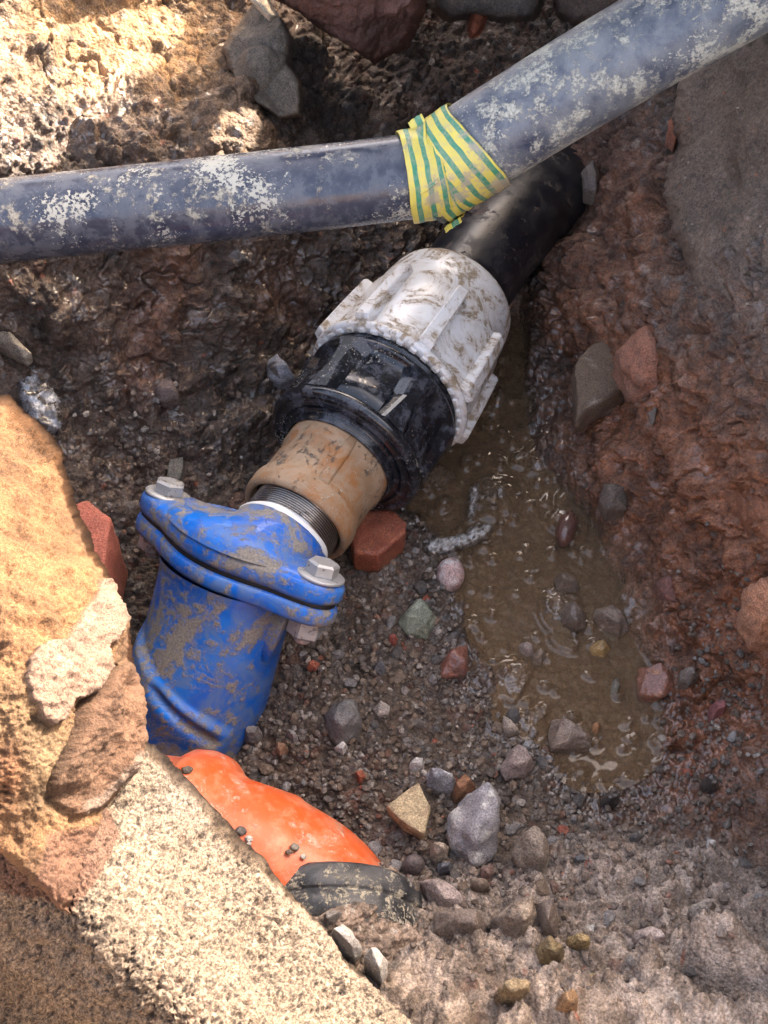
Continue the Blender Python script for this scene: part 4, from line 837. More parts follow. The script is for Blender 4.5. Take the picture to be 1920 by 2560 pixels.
# ---- tape
m, nt, b = newmat('yellow and green tape'); co = coords(nt)
at = nt.nodes.new('ShaderNodeAttribute'); at.attribute_name = 'Across'
fr_ = math_(nt, 'FRACT', math_(nt, 'ADD', at.outputs['Fac'], math_(nt, 'MULTIPLY', noise(nt, co, 40, 2), .12)))
grn = math_(nt, 'GREATER_THAN', fr_, .60)
c = mix(nt, grn, (.70, .56, .085), (.035, .23, .12))
mud = ramp(nt, math_(nt, 'ADD', math_(nt, 'MULTIPLY', noise(nt, co, 32, 7, .7), .7), math_(nt, 'MULTIPLY', noise(nt, co, 160, 5, .7), .3)), .53, .60, 0, .85)
c = mix(nt, mud, c, (.40, .32, .23)); c = mix(nt, ramp(nt, noise(nt, co, 300, 4), .35, .7, 0, .35), c, (.45, .38, .24))
nt.links.new(c, b.inputs['Base Color']); b.inputs['Roughness'].default_value = .42
nt.links.new(bump(nt, noise(nt, co, 90, 4), .6, .0008), b.inputs['Normal']); M['tape'] = m
def tape_band(path, c0, width, radius, skew, stripes, seed, th0=0, th1=2*math.pi, name='tape_band', curl=0, flare=0):
    """wrap round the pipe: c0 and width are metres along the path"""
    seg = np.linalg.norm(np.diff(path, axis=0), axis=1); L = np.concatenate([[0], np.cumsum(seg)]); n1, n2 = 110, 22
    th = np.linspace(th0, th1, n1)[:, None]; w = np.linspace(0, 1, n2)[None, :]
    base = np.stack([np.cos(th)*40+0*w, np.sin(th)*40+0*w, (c0+w*width)*900+0*th], -1)
    s = c0+skew*np.cos(th-.6)+(w-.5)*width*(1+.10*np.sin(th*2+seed)) + .0007*fbm(base*.06+seed, 2, seed)
    x = np.empty(s.shape+(3,));
    for k in range(3): x[..., k] = np.interp(s, L, path[:, k])
    tg = path[-1]-path[0]; tg /= np.linalg.norm(tg); a, ex, ey = frame(tg)
    r = radius+.0006*fbm(base*.09+seed*3, 3, seed+1)+.0009*np.abs(np.sin(w*8+th*2.3+seed))*.5+curl*sstep(.9, 1, np.abs(2*(th-th0)/(th1-th0)-1)) + flare*(w-.5)
    P_ = x+(r*np.cos(th))[..., None]*ex+(r*np.sin(th))[..., None]*ey
    me_args = dict(extra={'Across': (w*stripes+.1+0*th)})
    o = part(name, P_.reshape(-1, 3), grid_faces(n1, n2), M['tape'], up, **me_args)
    so_ = o.modifiers.new('thickness', 'SOLIDIFY'); so_.thickness = .0005; so_.offset = 0
def arc_at(path, u):
    q = np.array([proj(p)[0] for p in path]); seg = np.linalg.norm(np.diff(path, axis=0), axis=1); L = np.concatenate([[0], np.cumsum(seg)])
    return float(np.interp(u, q, L))
tape_band(cl, arc_at(cl, 1062), .021, .0246, -.0025, 3.0, 1)
tape_band(cr_, arc_at(cr_, 1108), .014, .0262, .004, 2, 4)
tape_band(cr_, arc_at(cr_, 1146), .0285, .0268, -.0052, 4.0, 2, flare=.0008)
tape_band(cr_, arc_at(cr_, 1112), .010, .0280, .010, 1, 7, th0=-2.6, th1=-1.0, name='tape_end', curl=.003)
tape_band(cr_, arc_at(cr_, 1092), .010, .0275, .006, 1, 9, th0=1.2, th1=2.6, name='tape_end', curl=.004)

# ---- the line of fittings on the floor
O = at_z(735, 1305, .076); E_ = at_z(1200, 655, .074); AX = (E_-O)/np.linalg.norm(E_-O); _, XX, YY = frame(AX)
asm = thing('pipe_fitting_run', 'joined black pipe, white nut, rusty socket and blue valve body on the hole floor', 'pipe fittings', O-np.array([0, 0, .06]))
def rad_dir(th): return math.cos(th)*XX+math.sin(th)*YY
# black pipe running back
bp = spline([O+AX*.16, O+AX*.22, O+AX*.28+np.array([0, 0, -.003]), O+AX*.34+np.array([.004, 0, -.016]), O+AX*.42+np.array([.01, .0, -.05])], 24)
V, F = tube(bp, [.0335]*24, 56); part('plastic_pipe', V, F, M['black_pipe'], asm)
# white nut
prof = [(.1165,.0460),(.1150,.0480),(.1145,.0530),(.1150,.0547),(.1175,.0552),(.1195,.0546),(.1200,.0528),(.1250,.0520),(.15,.0506),(.1740,.0492),(.1762,.0478),(.19,.0466),(.200,.0452),(.206,.0436),(.2105,.0405),(.2125,.0370),(.2122,.0350),(.205,.0342)]
V, F = lathe(O, AX, prof, 128); nut = part('compression_nut', V, F, M['white_plastic'], asm)
for k in range(8):
    th = math.radians(24+45*k); rd = rad_dir(th); tg = rad_dir(th+math.pi/2)
    tilt = np.array(AX)*.0265*2; q0 = O+AX*.1215+rd*.0505; 
    # rib: tapered beam with a slanted end
    V = []
    for (t, h0, h1, w) in ((.1190,.046,.0565,.0058),(.1205,.046,.0590,.0058),(.150,.046,.0572,.0052),(.1735,.046,.0552,.0046),(.1752,.046,.0540,.0042)):
        for (hh, ww) in ((h0, w), (h1-.0008, w), (h1, w-.0010), (h1, -w+.0010), (h1-.0008, -w), (h0, -w)): V.append(O+AX*t+rd*hh+tg*ww*.85)
    F = [f for f in grid_faces(5, 6)]; F = [tuple(f) for f in F]+[(5, 4, 3, 2, 1, 0), tuple(range(24, 30))]
    part('rib', V, F, M['white_plastic'], nut, smooth=False)
tp = []
for k in range(36):
    th = 2*math.pi*k/36; rd = rad_dir(th); tg = rad_dir(th+math.pi/2); tp.append(boxed(O+AX*.1142+rd*.0510, rd, tg, -AX, .0016, .0024, .0013, .9))
V, F = join(tp); t_ = part('lip_teeth', V, F, M['white_plastic'], nut, smooth=False)
# black coupling body
prof = [(.0555,.0362),(.0570,.0372),(.0570,.0405),(.0562,.0410),(.0562,.0418),(.0570,.0423),(.0575,.0462),(.0568,.0468),(.0568,.0478),(.0578,.0500),(.0600,.0514),(.0625,.0512),(.0640,.0500),(.0645,.0455),(.068,.0440),(.085,.0440),(.100,.0452),(.1040,.0465),(.1048,.0500),(.1056,.0508),(.1080,.0508),(.1090,.0490),(.1095,.0470),(.1110,.0470),(.1118,.0482),(.1140,.0484),(.1150,.0470),(.119,.0470)]
V, F = lathe(O, AX, prof, 128); body = part('coupling_body', V, F, M['black_plastic'], asm)
for k in range(6):
    th = math.radians(8+60*k); rd = rad_dir(th); tg = rad_dir(th+math.pi/2); V = []
    for (t, h1, w, w2) in ((.0635,.0512,.0120,.0070),(.070,.0512,.0100,.0058),(.085,.0516,.0070,.0034),(.098,.0522,.0090,.0046),(.1055,.0526,.0130,.0080)):
        for (hh, ww) in ((.040, w+.004), (h1-.002, w2+.0018), (h1, w2), (h1, -w2), (h1-.002, -w2-.0018), (.040, -w-.004)): V.append(O+AX*t+rd*hh+tg*ww)
    F = [tuple(f) for f in grid_faces(5, 6)]+[(5, 4, 3, 2, 1, 0), tuple(range(24, 30))]
    part('rib', V, F, M['black_plastic'], body, smooth=False)
for k in range(6):   # raised plates between the ribs
    th = math.radians(38+60*k); V = []; n = 9
    for i in range(n):
        a_ = th+math.radians(-17+34*i/(n-1)); rd = rad_dir(a_)
        for (t, r_) in ((.0645,.0440),(.0665,.0476),(.0855,.0466),(.0870,.0440)): V.append(O+AX*t+rd*r_)
    part('grip_panel', V, [tuple(f)[::-1] for f in grid_faces(n, 4)], M['black_plastic'], body)
# threads of the coupling entering the socket
prof = []
for k in range(5): prof += [(.0500+.0016*k, .0352), (.0506+.0016*k, .0366), (.0512+.0016*k, .0352)]
V, F = lathe(O, AX, prof, 96); part('thread_collar', V, F, M['black_plastic'], asm)
# rusty socket
def wob(th, t, r): return r + .0004*np.sin(th*3+t*90)
prof = [(.013,.0290),(.004,.0292),(.0010,.0305),(0,.0320),(.0004,.0336),(.0030,.0347),(.0115,.0350),(.0140,.0346),(.0155,.0337),(.0190,.0331),(.030,.0327),(.0385,.0326),(.0400,.0331),(.0410,.0341),(.0500,.0342),(.0535,.0337),(.0545,.0325),(.0548,.0305)]
V, F = lathe(O, AX, prof, 96, wob); sock = part('threaded_socket', V, F, M['rust'], asm)
for deg in (112, 232, 352):
    th = math.radians(deg); rd = rad_dir(th); tg = rad_dir(th+math.pi/2); V = []
    for (t, h1, w) in ((.0120,.0345,.0036),(.0150,.0356,.0036),(.030,.0346,.0034),(.0420,.0350,.0034),(.0500,.0344,.0030)):
        for (hh, ww) in ((.031, w+.001), (h1-.0009, w), (h1, w-.0014), (h1, -w+.0014), (h1-.0009, -w), (.031, -w-.001)): V.append(O+AX*t+rd*hh+tg*ww)
    F = [tuple(f) for f in grid_faces(5, 6)]+[(5, 4, 3, 2, 1, 0), tuple(range(24, 30))]
    part('casting_rib', V, F, M['rust'], sock)
V, F = lathe(O, AX, [(.012,.0268),(.006,.0296)], 64); part('socket_mouth', V, F, M['dark_gap'], sock)  # black cone painting in the shade inside the socket
# steel threaded nipple with white seal
n_th = 9; prof = [(-.016, .0272)]
for k in range(n_th+8):
    t = -.0105+.00150*k; prof += [(t, .0272), (t+.0006, .0284), (t+.0010, .0284), (t+.0016, .0272)]
V, F = lathe(O, AX, prof, 96); part('threaded_nipple', V, F, M['steel'], asm)
def sealw(th, t, r): return r + .0006*np.sin(th*5)*(r > .028)
V, F = lathe(O, AX, [(-.0160,.0270),(-.0155,.0296),(-.0125,.0299),(-.0108,.0290),(-.0100,.0275)], 96, sealw); part('white_seal', V, F, M['seal'], asm)
# ---- blue valve body
FC = at_z(588, 1388, .080); BA = np.array([.279, .599, .750]); BA /= np.linalg.norm(BA)
HX = np.array([.797, -.593, .177]); HX -= BA*np.dot(HX, BA); HX /= np.linalg.norm(HX); HY = np.cross(BA, HX)
if HY[1] < 0: HY = -HY
def oval(ra, rb, rl, d, n=120):
    """two-lobed flange outline: hull of an ellipse and two lobe circles, slightly waisted"""
    th = np.linspace(0, 2*math.pi, 720, endpoint=False)
    P_ = np.concatenate([np.stack([ra*np.cos(th), rb*np.sin(th)], -1)]+[np.stack([sg*d+rl*np.cos(th), rl*np.sin(th)], -1) for sg in (-1, 1)])
    o = []
    for i in range(n):
        t = 2*math.pi*i/n; dirs = P_@np.array([math.cos(t), math.sin(t)]); o.append(dirs.max())
    # support function -> polar radius of the hull
    o = np.array(o); tt = np.linspace(0, 2*math.pi, n, endpoint=False); r = np.empty(n)
    for i in range(n):
        cs = np.cos(tt-tt[i]); r[i] = np.min(np.where(cs > .05, o/np.maximum(cs, .05), 9))
    k = np.abs(np.abs(np.sin(tt))-.42); r -= .0018*np.exp(-(k/.14)**2)
    return r
def flange(name, t0, t1, ra, rb, rl, d, mat, parent, bev=.002, dome=0):
    out = oval(ra, rb, rl, d); n = len(out); th = np.linspace(0, 2*math.pi, n, endpoint=False); V = []
    s = 1 if t1 > t0 else -1
    rings = [(t0, -bev), (t0+s*bev*.4, -bev*.4), (t0+s*bev, 0), (t1-s*bev, 0), (t1-s*bev*.4, -bev*.4), (t1, -bev)]
    for (t, g) in rings:
        r = out+g; V.append(FC+BA*t+(r*np.cos(th))[:, None]*HX+(r*np.sin(th))[:, None]*HY)
    for (t, k) in ((t1+s*dome*.5, .75), (t1+s*dome, .45)):
        V.append(FC+BA*t+(out*k*np.cos(th))[:, None]*HX+(out*k*np.sin(th))[:, None]*HY)
    V = np.concatenate([np.asarray(q).reshape(-1, 3) for q in V]); m_ = len(V)//n; F = [tuple(f) for f in grid_faces(m_, n, True)]+[tuple(range(n))[::-1], tuple(range((m_-1)*n, m_*n))]
    if s < 0: F = [f[::-1] for f in F]
    return part(name, V, F, mat, parent)
LB = .0590
flange('bonnet_flange', .0013, .0125, .0460, .0350, .0150, LB, M['blue_paint'], asm, .0028, .004)
flange('gasket', -.0013, .0014, .0435, .0325, .0125, LB, M['dark_gap'], asm, .0004)
flange('body_flange', -.0115, -.0012, .0460, .0350, .0145, LB, M['blue_paint'], asm, .0024)
# hub that rises from the bonnet and turns to the threaded nipple
N0 = O-AX*.0145; n = 72; th = np.linspace(0, 2*math.pi, n, endpoint=False); V = []
hx1 = HX-AX*np.dot(HX, AX); hx1 /= np.linalg.norm(hx1); hy1 = np.cross(AX, hx1); hy1 *= np.sign(np.dot(hy1, HY))
C0 = FC+BA*.0125; C3 = N0; C1 = C0+BA*.012; C2 = N0-AX*.018
for s in np.linspace(0, 1, 14):
    cc_ = C0*(1-s)**3+3*C1*s*(1-s)**2+3*C2*s*s*(1-s)+C3*s**3; e = s*s*(3-2*s)
    e1 = HX*(1-e)+hx1*e; e2 = HY*(1-e)+hy1*e; e1 /= np.linalg.norm(e1); e2 /= np.linalg.norm(e2)
    ra_ = .0475*(1-s)**1.6+.0302*(1-(1-s)**1.6); rb_ = .0360*(1-s)**1.4+.0302*(1-(1-s)**1.4)
    V.append(cc_+(ra_*np.cos(th))[:, None]*e1+(rb_*np.sin(th))[:, None]*e2)
V.append(C3+(.027*np.cos(th))[:, None]*hx1+(.027*np.sin(th))[:, None]*hy1)
part('bonnet_hub', np.concatenate(V), [tuple(f) for f in grid_faces(15, n, True)], M['blue_paint'], asm)
# body: its foot carries a raised shoulder and a grooved panel on the side towards the viewer's left
a3, x3, y3 = frame(BA); camdir = (CAM-FC); th_c = math.atan2(np.dot(camdir, y3), np.dot(camdir, x3)); sgn = 1 if np.dot(np.cross(BA, camdir), HX) > 0 else -1
def bodyr(th, t, r):
    d = (th-th_c+math.pi) % (2*math.pi)-math.pi; u = d*sgn          # u > 0: to the right in the photo
    hxw = np.cos(th)*np.dot(x3, HX)+np.sin(th)*np.dot(y3, HX)
    r = r*(1-.16*(1-hxw**2)*sstep(-.09, -.03, t))
    arc = -.066-.016*(u+.9)
    zone = sstep(-1.9, -1.2, u)*sstep(.75, .45, u)
    r = r + .0040*sstep(arc+.002, arc-.004, t)*zone - .0028*sstep(arc-.010, arc-.030, t)*zone
    g = (t-(-.079-.020*(u+.5)))/.0032; r = r - .0045*np.exp(-g*g)*sstep(-.75, -.5, u)*sstep(.5, .3, u)
    return r - .0035*sstep(.45, 1.2, u)*sstep(-.08, -.12, t)
tt_ = np.linspace(-.0108, -.128, 90)
def rb0(t): return float(np.interp(-t, [.0108,.0165,.022,.045,.075,.100,.118,.128], [.0440,.0425,.0420,.0416,.0410,.0404,.0388,.0355]))
prof = [(t, rb0(t)) for t in tt_]+[(-.1285, .02), (-.1287, .0002)]
V, F = lathe(FC, BA, prof, 180, bodyr); F = F[:, ::-1]; vb = part('valve_body', V, F, M['blue_paint'], asm)
# small web under the right side of the flange
V, F = boxed(FC-BA*.029+HX*.042-HY*.006, HX, HY, -BA, .009, .0030, .016, .40); part('web', V, F, M['blue_paint'], vb)
def hexa(C_, ax, r, h, cham=.0012, rot=0):
    a_, ex, ey = frame(ax); V = []
    for (t, rr) in ((0, r), (h-cham, r), (h, r-cham*1.3)):
        for i in range(6): V.append(C_+a_*t+rr*(math.cos(i*math.pi/3+rot)*ex+math.sin(i*math.pi/3+rot)*ey))
    return np.array(V), [tuple(f) for f in grid_faces(3, 6, True)]+[(5, 4, 3, 2, 1, 0), (12, 13, 14, 15, 16, 17)]
for sg in (-1, 1):
    c0 = FC+HX*sg*LB
    prof = [(-.0265,.0001),(-.0265,.0040),(-.0258,.0046)]+[(-.0252+.0011*k*.5, .0050 if k % 2 else .0044) for k in range(10)]+[(.014,.0046)]
    V, F = lathe(c0, BA, prof, 24); F = [tuple(f)[::-1] for f in F]; bolt = part('bolt', V, F, M['galv'], asm)
    V, F = hexa(c0+BA*.0153, BA, .0092, .0068, rot=.3*sg+.2); part('bolt_head', V, F, M['galv'], bolt, smooth=False)
    V, F = lathe(c0, BA, [(.0126,.0050),(.0126,.0128),(.0132,.0136),(.0143,.0136),(.0149,.0128),(.0151,.0060)], 40); part('washer', V, F, M['galv'], bolt)
    V, F = hexa(c0-BA*.0120, -BA, .0102, .0105, rot=.5*sg); part('nut', V, F, M['galv'], bolt, smooth=False)

# ---- orange drain bend with black rubber ring
zc = .022
cpts = [(200,2075,.040),(330,2078,.042),(420,2085,.044),(490,2105,.045),(560,2135,.046),(640,2168,.044),(710,2202,.040),(765,2240,.036),(805,2287,.034),(830,2345,.032),(836,2410,.030)]
P3 = [at_z(*p) for p in cpts]; cc = spline(P3, 70)
uu = np.array([proj(p)[0] for p in cc]); vv = np.array([proj(p)[1] for p in cc])
def lerp(x, xs, ys): return np.interp(x, xs, ys)
rad = lerp(uu, [250,400,425,440,468,500,522,540,560,590,640,662,676,692,720,760,805,860], [.038,.040,.0400,.0455,.0472,.0462,.0415,.0398,.0398,.0402,.0408,.0414,.0404,.0396,.0396,.0396,.0396,.0396])
dp = thing('drain_bend', 'bright orange plastic drain pipe bend partly hidden behind the concrete', 'drain pipe', cc[35]-np.array([0, 0, .03]))
V, F = tube(cc, rad, 72, caps=True); part('pipe_bend', V, F, M['orange_plastic'], dp)
ring_c = np.array([proj(p)[0] for p in cc]); iring = int(np.argmin(np.abs(ring_c-792)))
rc = cc[iring]; ra = cc[iring+3]-cc[iring-3]; ra /= np.linalg.norm(ra); ra = ra*.8+np.array([.10, -.35, -.30]); ra /= np.linalg.norm(ra)
rc = at_z(812, 2274, .030); ra = np.array([.03, -.996, .06]); ra /= np.linalg.norm(ra)
prof = [(-.006,.0385),(-.0062,.0440),(-.004,.0455),(.002,.0462),(.0058,.0463),(.0064,.0458),(.0068,.0448),(.0078,.0448),(.0082,.0457),(.013,.0456),(.020,.0458),(.0205,.0430),(.030,.0420)]
prof = [(t, r*1.07) for t, r in prof]; rc = rc+np.array([.002, 0, .001])
V, F = lathe(rc, ra, prof, 128); part('rubber_ring', V, F, M['rubber'], dp)
for i, (u_, v_, r_) in enumerate(((602,2078,14),(622,2097,9),(622,2110,6),(738,2118,12),(722,2130,8),(758,2142,7),(468,1925,13))):
    # small stones lying on the orange pipe
    k = int(np.argmin((uu-u_)**2*.3+(vv-v_)**2)); zt = cc[k][2]+rad[k]*(.93 if i < 6 else .9); c3 = at_z(u_, v_, zt)
    # push down to the tube surface along the view
    for _ in range(40):
        dmin = np.min(np.linalg.norm(cc-c3, axis=1)-rad)
        if dmin <= .0008: break
        c3 = c3+ray(u_, v_)*min(dmin, .004)
    for _ in range(40):
        dmin = np.min(np.linalg.norm(cc-c3, axis=1)-rad)
        if dmin >= .0008: break
        c3 = c3-ray(u_, v_)*.001
    bm = bmesh.new(); bmesh.ops.create_icosphere(bm, subdivisions=3, radius=1); co_ = np.array([v.co[:] for v in bm.verts]); F = [tuple(v.index for v in f.verts) for f in bm.faces]; bm.free()
    R_ = r_*.56/FPX; co_ = co_*(1+.5*fbm(co_*1.1+i*7, 3, 200+i))[:, None]*np.array([1.15, .9, .75])*R_+c3
    lab = ['dark wet pebble on the orange pipe at the concrete edge', 'white pebble just below the dark one on the orange pipe', 'tiny pale crumb under the white pebble on the orange pipe', 'grey crumb, largest of the loose cluster in the middle of the orange pipe', 'brown crumb at the left of the cluster on the orange pipe', 'white crumb at the right of the cluster on the orange pipe', 'dark mud lump on the collar end of the orange pipe'][i]
    bc = [(.10,.09,.085),(.45,.43,.40),(.45,.42,.38),(.20,.18,.15),(.12,.09,.07),(.42,.40,.36),(.11,.09,.075)][i]
    solo('crumb' if i > 1 else 'pebble', co_, F, M['rock'], lab, 'pebble', col=rock_col(co_, bc, 300+i, dirt=0), wet=np.full(len(co_), .3))

HEAP = [(640,2275),(700,2296),(745,2300),(790,2282),(840,2264),(880,2256),(915,2264),(950,2280),(985,2296),(1020,2304),(1060,2312),(1110,2320),(1130,2370),(1080,2430),(950,2470),(800,2420),(640,2360)]
def heap_paint(Q, U, V, s, h):
    n = fbm(Q*60, 4, 161); g = fbm(Q*260, 4, 162); f, c = worley(Q*330, 163); t = _hf(c); col = np.empty(Q.shape, np.float32); col[:] = (.25, .19, .15)
    col *= np.clip(1+.7*n+.8*g, .3, 2)[..., None]; k = sstep(.5, .3, f); col = mixc(col, (.42, .37, .32), k*(t > .85)); col = mixc(col, (.10, .085, .075), k*(t < .2)); return col, flat_wet(s, .08)
def heap_disp(Q, U, V, s):
    f, c = worley(Q*150, 164); f2, c2 = worley(Q*340, 165)
    return fbm(Q*50, 4, 166)*.006+np.sqrt(np.clip(1-(f/.7)**2, 0, 1))*.0035*_hf(c)+np.sqrt(np.clip(1-(f2/.6)**2, 0, 1))*.0016+fbm(Q*300, 3, 167)*.0014
relief('mud_heap', HEAP, [(640,2240,.085),(880,2240,.088),(1000,2285,.066),(1120,2330,.040),(1080,2430,.056),(950,2470,.062),(800,2420,.072),(700,2320,.085),(900,2330,.082)], M['earth'], heap_paint,
       'crumbly grey brown mud heap burying the lower side of the black rubber ring', 'mud', jag=10, R=40, Rz=.012, thick=.05, disp=heap_disp)
# ---- crumpled plastic at the left
CRUMP = [(45,945),(75,938),(112,962),(130,985),(148,1020),(153,1060),(146,1085),(118,1095),(95,1090),(70,1060),(50,1010)]
def cr_disp(Q, U, V, s):
    f, c = worley(Q*110, 151); n = fbm(Q*90, 3, 152, ridge=True); return n*.006+f*.004
def cr_paint(Q, U, V, s, h):
    n = fbm(Q*160, 3, 153); f, c = worley(Q*np.array([150, 260, 200]), 154); t = _hf(c); col = np.empty(Q.shape, np.float32); col[:] = (.34, .36, .40)
    col = mixc(col, (.06, .05, .045), (t > .58)*1.0); col = mixc(col, (.09, .07, .055), sstep(.05, .2, n)*.8); return col, flat_wet(s, 1.0)
relief('crumpled_plastic', CRUMP, [(60,950,.085),(150,1000,.082),(150,1090,.075),(60,1060,.088),(110,1020,.096)], M['rock'], cr_paint, 'crumpled shiny grey plastic wrapping pressed into the soil left of the hole', 'plastic wrapping', jag=4, R=24, Rz=.014, thick=.03, disp=cr_disp)
def film_paint(Q, U, V, s, h):
    n = fbm(Q*300, 3, 171, ridge=True); col = np.empty(Q.shape, np.float32); col[:] = (.12, .09, .065); return mixc(col, (.42, .40, .37), sstep(.25, .6, n)), flat_wet(s, 1.0)
def film_disp(Q, U, V, s): return fbm(Q*120, 3, 172, ridge=True)*.004
relief('plastic_film', [(1062,1372),(1085,1345),(1120,1348),(1168,1335),(1205,1312),(1228,1318),(1215,1342),(1180,1362),(1130,1378),(1085,1392)], [(1062,1372,.008),(1228,1318,.008),(1150,1350,.011),(1150,1390,.007)], M['rock'], film_paint,
       'torn wet plastic film lying in the puddle above the pink and white pebble', 'plastic film', jag=7, R=8, Rz=.003, thick=.008, marg=5, disp=film_disp)
relief('plastic_film', [(1178,1225),(1192,1212),(1200,1235),(1190,1262),(1184,1290),(1172,1292),(1172,1258)], [(1178,1225,.010),(1190,1290,.008),(1200,1240,.010)], M['rock'], film_paint,
       'small upright shred of wet plastic film in the upper puddle below the black coupling', 'plastic film', jag=5, R=6, Rz=.002, thick=.008, marg=5, disp=film_disp)
# ---- straw
sp_ = np.array([at_z(1376+i*8.4, 2454-1.2*i+3.5*math.sin(i*.35), gz(1376+i*8.4, 2454)[2]+.005) for i in range(14)])
V, F = tube(sp_, [.00045]*14, 6); solo('straw', V, F, newmat('straw')[0], 'thin pale yellow straw lying on the front bank', 'straw'); bpy.data.materials['straw'].node_tree.nodes['Principled BSDF'].inputs['Base Color'].default_value = (.55, .42, .20, 1)

# ================================================================== GRAVEL
def ico(sub):
    bm = bmesh.new(); bmesh.ops.create_icosphere(bm, subdivisions=sub, radius=1); V = np.array([v.co[:] for v in bm.verts]); F = np.array([[v.index for v in f.verts] for f in bm.faces]); bm.free(); return V, F
def ico_rock(V, seed, flat=.7):
    r = np.random.RandomState(seed); W = V*(1+.35*fbm(V*.9+seed*5.3, 2, seed))[:, None]
    for _ in range(7):      # planar breaks
        n_ = r.normal(size=3); n_ /= np.linalg.norm(n_); d = r.uniform(.55, .85); k = W@n_; W = W-np.clip(k-d, 0, None)[:, None]*n_
    W *= np.array([1, r.uniform(.65, .95), r.uniform(.5, .85)]); return W/np.abs(W).max()
iV, iF = ico(2); protos = [ico_rock(iV, 400+i) for i in range(14)]
jV, jF = ico(1); sproto = [ico_rock(jV, 500+i) for i in range(14)]
PAL = np.array([(.10,.09,.082),(.075,.07,.068),(.15,.14,.13),(.22,.205,.19),(.13,.095,.07),(.19,.145,.11),(.17,.075,.05),(.085,.068,.055),(.31,.29,.26),(.11,.085,.066),(.38,.34,.29),(.27,.085,.05)], np.float32)
PW = np.array([16,14,12,7,14,9,1.5,12,3,14,1.5,.6]); PW = PW/PW.sum()
rs = np.random.RandomState(5)
def dens(u, v):
    d = blobs(u, v, [(850,1700,330,330,1),(1150,1950,330,250,1),(700,1750,160,160,.8),(1300,2200,500,160,.8),(1050,1450,140,160,.5),(1650,1950,250,200,.5),(1850,1700,100,250,.5),(450,1200,200,140,.35),(300,1100,120,160,.3),(1500,2400,500,120,.45),(900,2300,120,80,.8)])
    p = bilin(GPc, GU[::4], GV[::4], u, v) if False else 0
    return np.clip(d, 0, 1)
def pud_at(u, v):
    i = np.clip(np.searchsorted(GU, u), 0, len(GU)-1); j = np.clip(np.searchsorted(GV, v), 0, len(GV)-1); return GPud[j, i]
def gpos(u, v):
    i = np.clip(np.searchsorted(GU, u), 0, len(GU)-1); j = np.clip(np.searchsorted(GV, v), 0, len(GV)-1); return GP[j, i]
def euler_mats(n):
    a = rs.uniform(0, 2*math.pi, (n, 3)); out = np.empty((n, 3, 3))
    for i in range(n): out[i] = np.array(Matrix.Rotation(a[i, 0], 3, 'Z')@Matrix.Rotation((a[i, 1]-math.pi)*.18, 3, 'X')@Matrix.Rotation((a[i, 2]-math.pi)*.18, 3, 'Y'))
    return out
def scatter(n, pr, faces, rmin, rmax, power, sink=.25):
    u = rs.uniform(-20, 1940, n*3); v = rs.uniform(900, 2600, n*3); ok = rs.uniform(0, 1, n*3) < dens(u, v)*(1-.85*pud_at(u, v)); u = u[ok][:n]; v = v[ok][:n]; n = len(u)
    r = rmin+(rmax-rmin)*rs.uniform(0, 1, n)**power; P_ = gpos(u, v).copy(); Rm = euler_mats(n); ci = rs.choice(len(PAL), n, p=PW); k = rs.randint(0, len(pr), n)
    Vs = np.empty((n, len(pr[0]), 3), np.float32); 
    for i in range(n): Vs[i] = (pr[k[i]]@Rm[i].T)*r[i]
    P_[:, 2] += r*(.5-sink)
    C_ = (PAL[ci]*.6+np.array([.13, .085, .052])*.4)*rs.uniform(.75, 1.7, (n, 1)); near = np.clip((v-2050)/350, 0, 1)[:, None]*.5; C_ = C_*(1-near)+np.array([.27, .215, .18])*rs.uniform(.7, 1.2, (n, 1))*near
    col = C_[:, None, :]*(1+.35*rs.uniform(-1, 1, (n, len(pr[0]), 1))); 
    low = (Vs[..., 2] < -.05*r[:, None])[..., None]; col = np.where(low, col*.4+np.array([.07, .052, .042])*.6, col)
    Vs += P_[:, None, :]; F_ = (faces[None]+np.arange(n)[:, None, None]*len(pr[0])).reshape(-1, 3)
    wet = np.repeat(np.clip(.30+.25*(1-near[:, 0])+rs.uniform(-.2, .2, n), .02, .9), len(pr[0]))
    return Vs.reshape(-1, 3), F_, col.reshape(-1, 3), wet
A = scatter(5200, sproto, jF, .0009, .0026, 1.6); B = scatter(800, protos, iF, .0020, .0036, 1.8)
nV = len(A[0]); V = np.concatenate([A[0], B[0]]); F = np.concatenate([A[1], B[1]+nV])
solo('gravel', V, F, M['rock'], 'loose dark gravel and grit strewn over the floor and front bank', 'gravel', kind='stuff', smooth=False, col=np.concatenate([A[2], B[2]]), wet=np.concatenate([A[3], B[3]]))
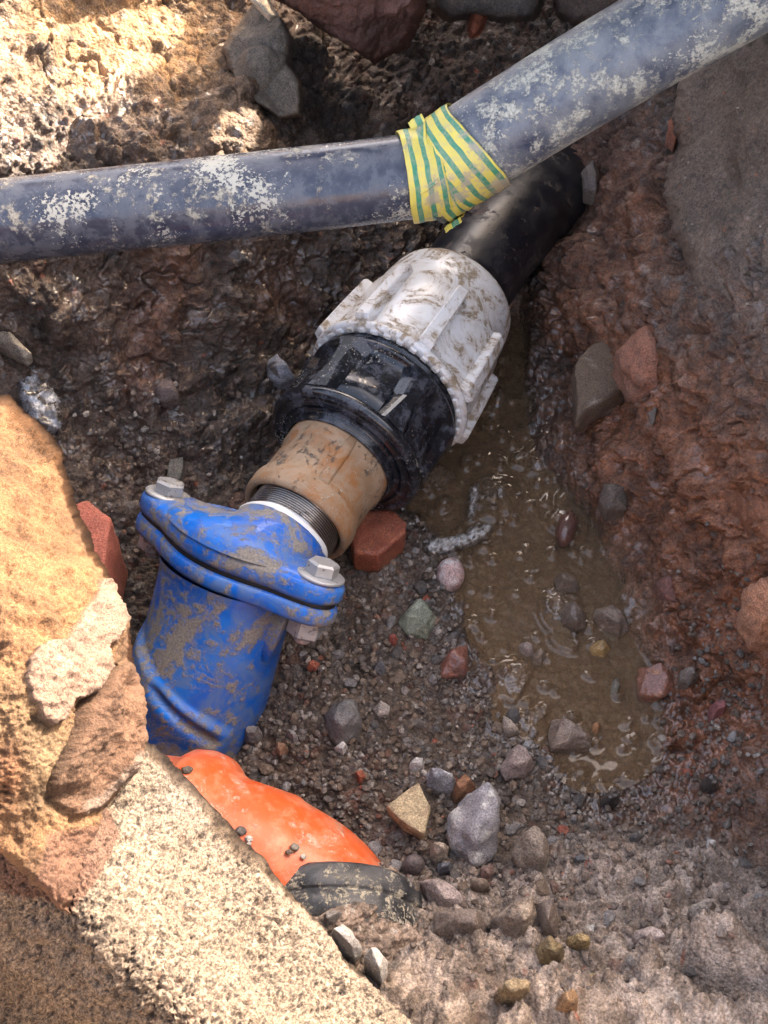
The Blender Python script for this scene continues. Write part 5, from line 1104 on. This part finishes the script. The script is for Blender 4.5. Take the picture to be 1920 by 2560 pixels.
# larger loose pebbles, each one its own object
KINDS = [('small grey pebble in the gravel of the hole floor', (.17,.16,.155), (.26,.25,.24)), ('small dark pebble in the gravel of the hole floor', (.07,.065,.062), (.11,.10,.095)),
         ('small brown pebble in the gravel of the hole floor', (.14,.10,.07), (.20,.15,.11)), ('small whitish pebble in the gravel of the hole floor', (.40,.37,.33), (.50,.47,.44)), ('small red brick crumb in the gravel of the hole floor', (.26,.075,.045), (.32,.11,.07))]
placed = []; used_labels = set()
LM = [(1126,1438,'pink and white pebble'),(1040,1545,'flat grey green stone'),(1135,1655,'dark red angular stone'),(860,1805,'dark grey stone with pale edge'),(1010,2030,'triangular tile fragment'),(1190,2060,'largest loose stone'),
      (1330,2145,'rounded tan grey stone'),(1033,2166,'dark slate pebble'),(1300,1905,'pinkish grey wedge stone'),(1430,1835,'brown veined stone'),(1374,2386,'olive yellow crumbly stone'),(1287,2300,'cream topped stone'),(600,1650,'blue valve body'),
      (865,2350,'upper white stone by the concrete'),(720,2000,'orange drain pipe'),(1525,2003,'black lump below the puddle'),(1775,1962,'wet black stone in shiny mud'),(1417,2512,'orange brown lump near the bottom'),(1625,2345,'pale pinkish flat stone'),
      (950,1355,'broken red brick'),(1100,2245,'pale pinkish stone by the rubber ring'),(1755,2275,'pale topped stone in the right bank'),(1790,1775,'purple red stone in the clay'),(1430,2453,'yellow straw')]
tries = 0
while len(placed) < 85 and tries < 6000:
    tries += 1; u_, v_ = rs.uniform(560, 1900), rs.uniform(1380, 2540)
    if rs.uniform() > dens(u_, v_)*(1-.9*pud_at(u_, v_)): continue
    if any((u_-a)**2+(v_-b_)**2 < 34**2 for a, b_ in placed): continue
    placed.append((u_, v_)); kd = rs.choice(5, p=[.34, .24, .32, .07, .03]); lab, cA, cB = KINDS[kd]
    r_ = rs.uniform(.0028, .0052); W = protos[rs.randint(14)]@np.array(Matrix.Rotation(rs.uniform(0, 6.28), 3, 'Z')).T*r_
    c3 = gz(u_, v_)+np.array([0, 0, r_*.30]); W = W+c3; s_ = int(rs.randint(1000))
    names = ['grey', 'dark', 'brown', 'whitish', 'brick red']; order = sorted(LM, key=lambda q: (q[0]-u_)**2+(q[1]-v_)**2); lab = None
    for q in order[:6]:
        dx, dy = u_-q[0], v_-q[1]
        if abs(dx) > 1.6*abs(dy): w_ = 'right of' if dx > 0 else 'left of'
        elif abs(dy) > 1.6*abs(dx): w_ = 'below' if dy > 0 else 'above'
        else: w_ = ('below right of' if dy > 0 else 'above right of') if dx > 0 else ('below left of' if dy > 0 else 'above left of')
        cand = 'small %s pebble %s the %s' % (names[kd], w_, q[2])
        if cand not in used_labels: lab = cand; break
    lab = lab or 'small %s pebble in the gravel at %d percent of the picture width' % (names[kd], round(u_/19.2)); used_labels.add(lab)
    solo('pebble', W, iF, M['rock'], lab, 'pebble', ['grey pebbles in the gravel', 'dark pebbles in the gravel', 'brown pebbles in the gravel', 'whitish pebbles in the gravel', 'red brick crumbs in the gravel'][kd],
         col=rock_col(W, cA, s_, cB, .5, .3), wet=np.full(len(W), .25), origin=c3-np.array([0, 0, r_*.5]), smooth=False)

tris = sum(len(o.data.loops)-2*len(o.data.polygons) for o in scene.objects if o.type == 'MESH')
print('objects', len(scene.objects), 'tris', tris, 'time', round(time.time()-T0, 1))
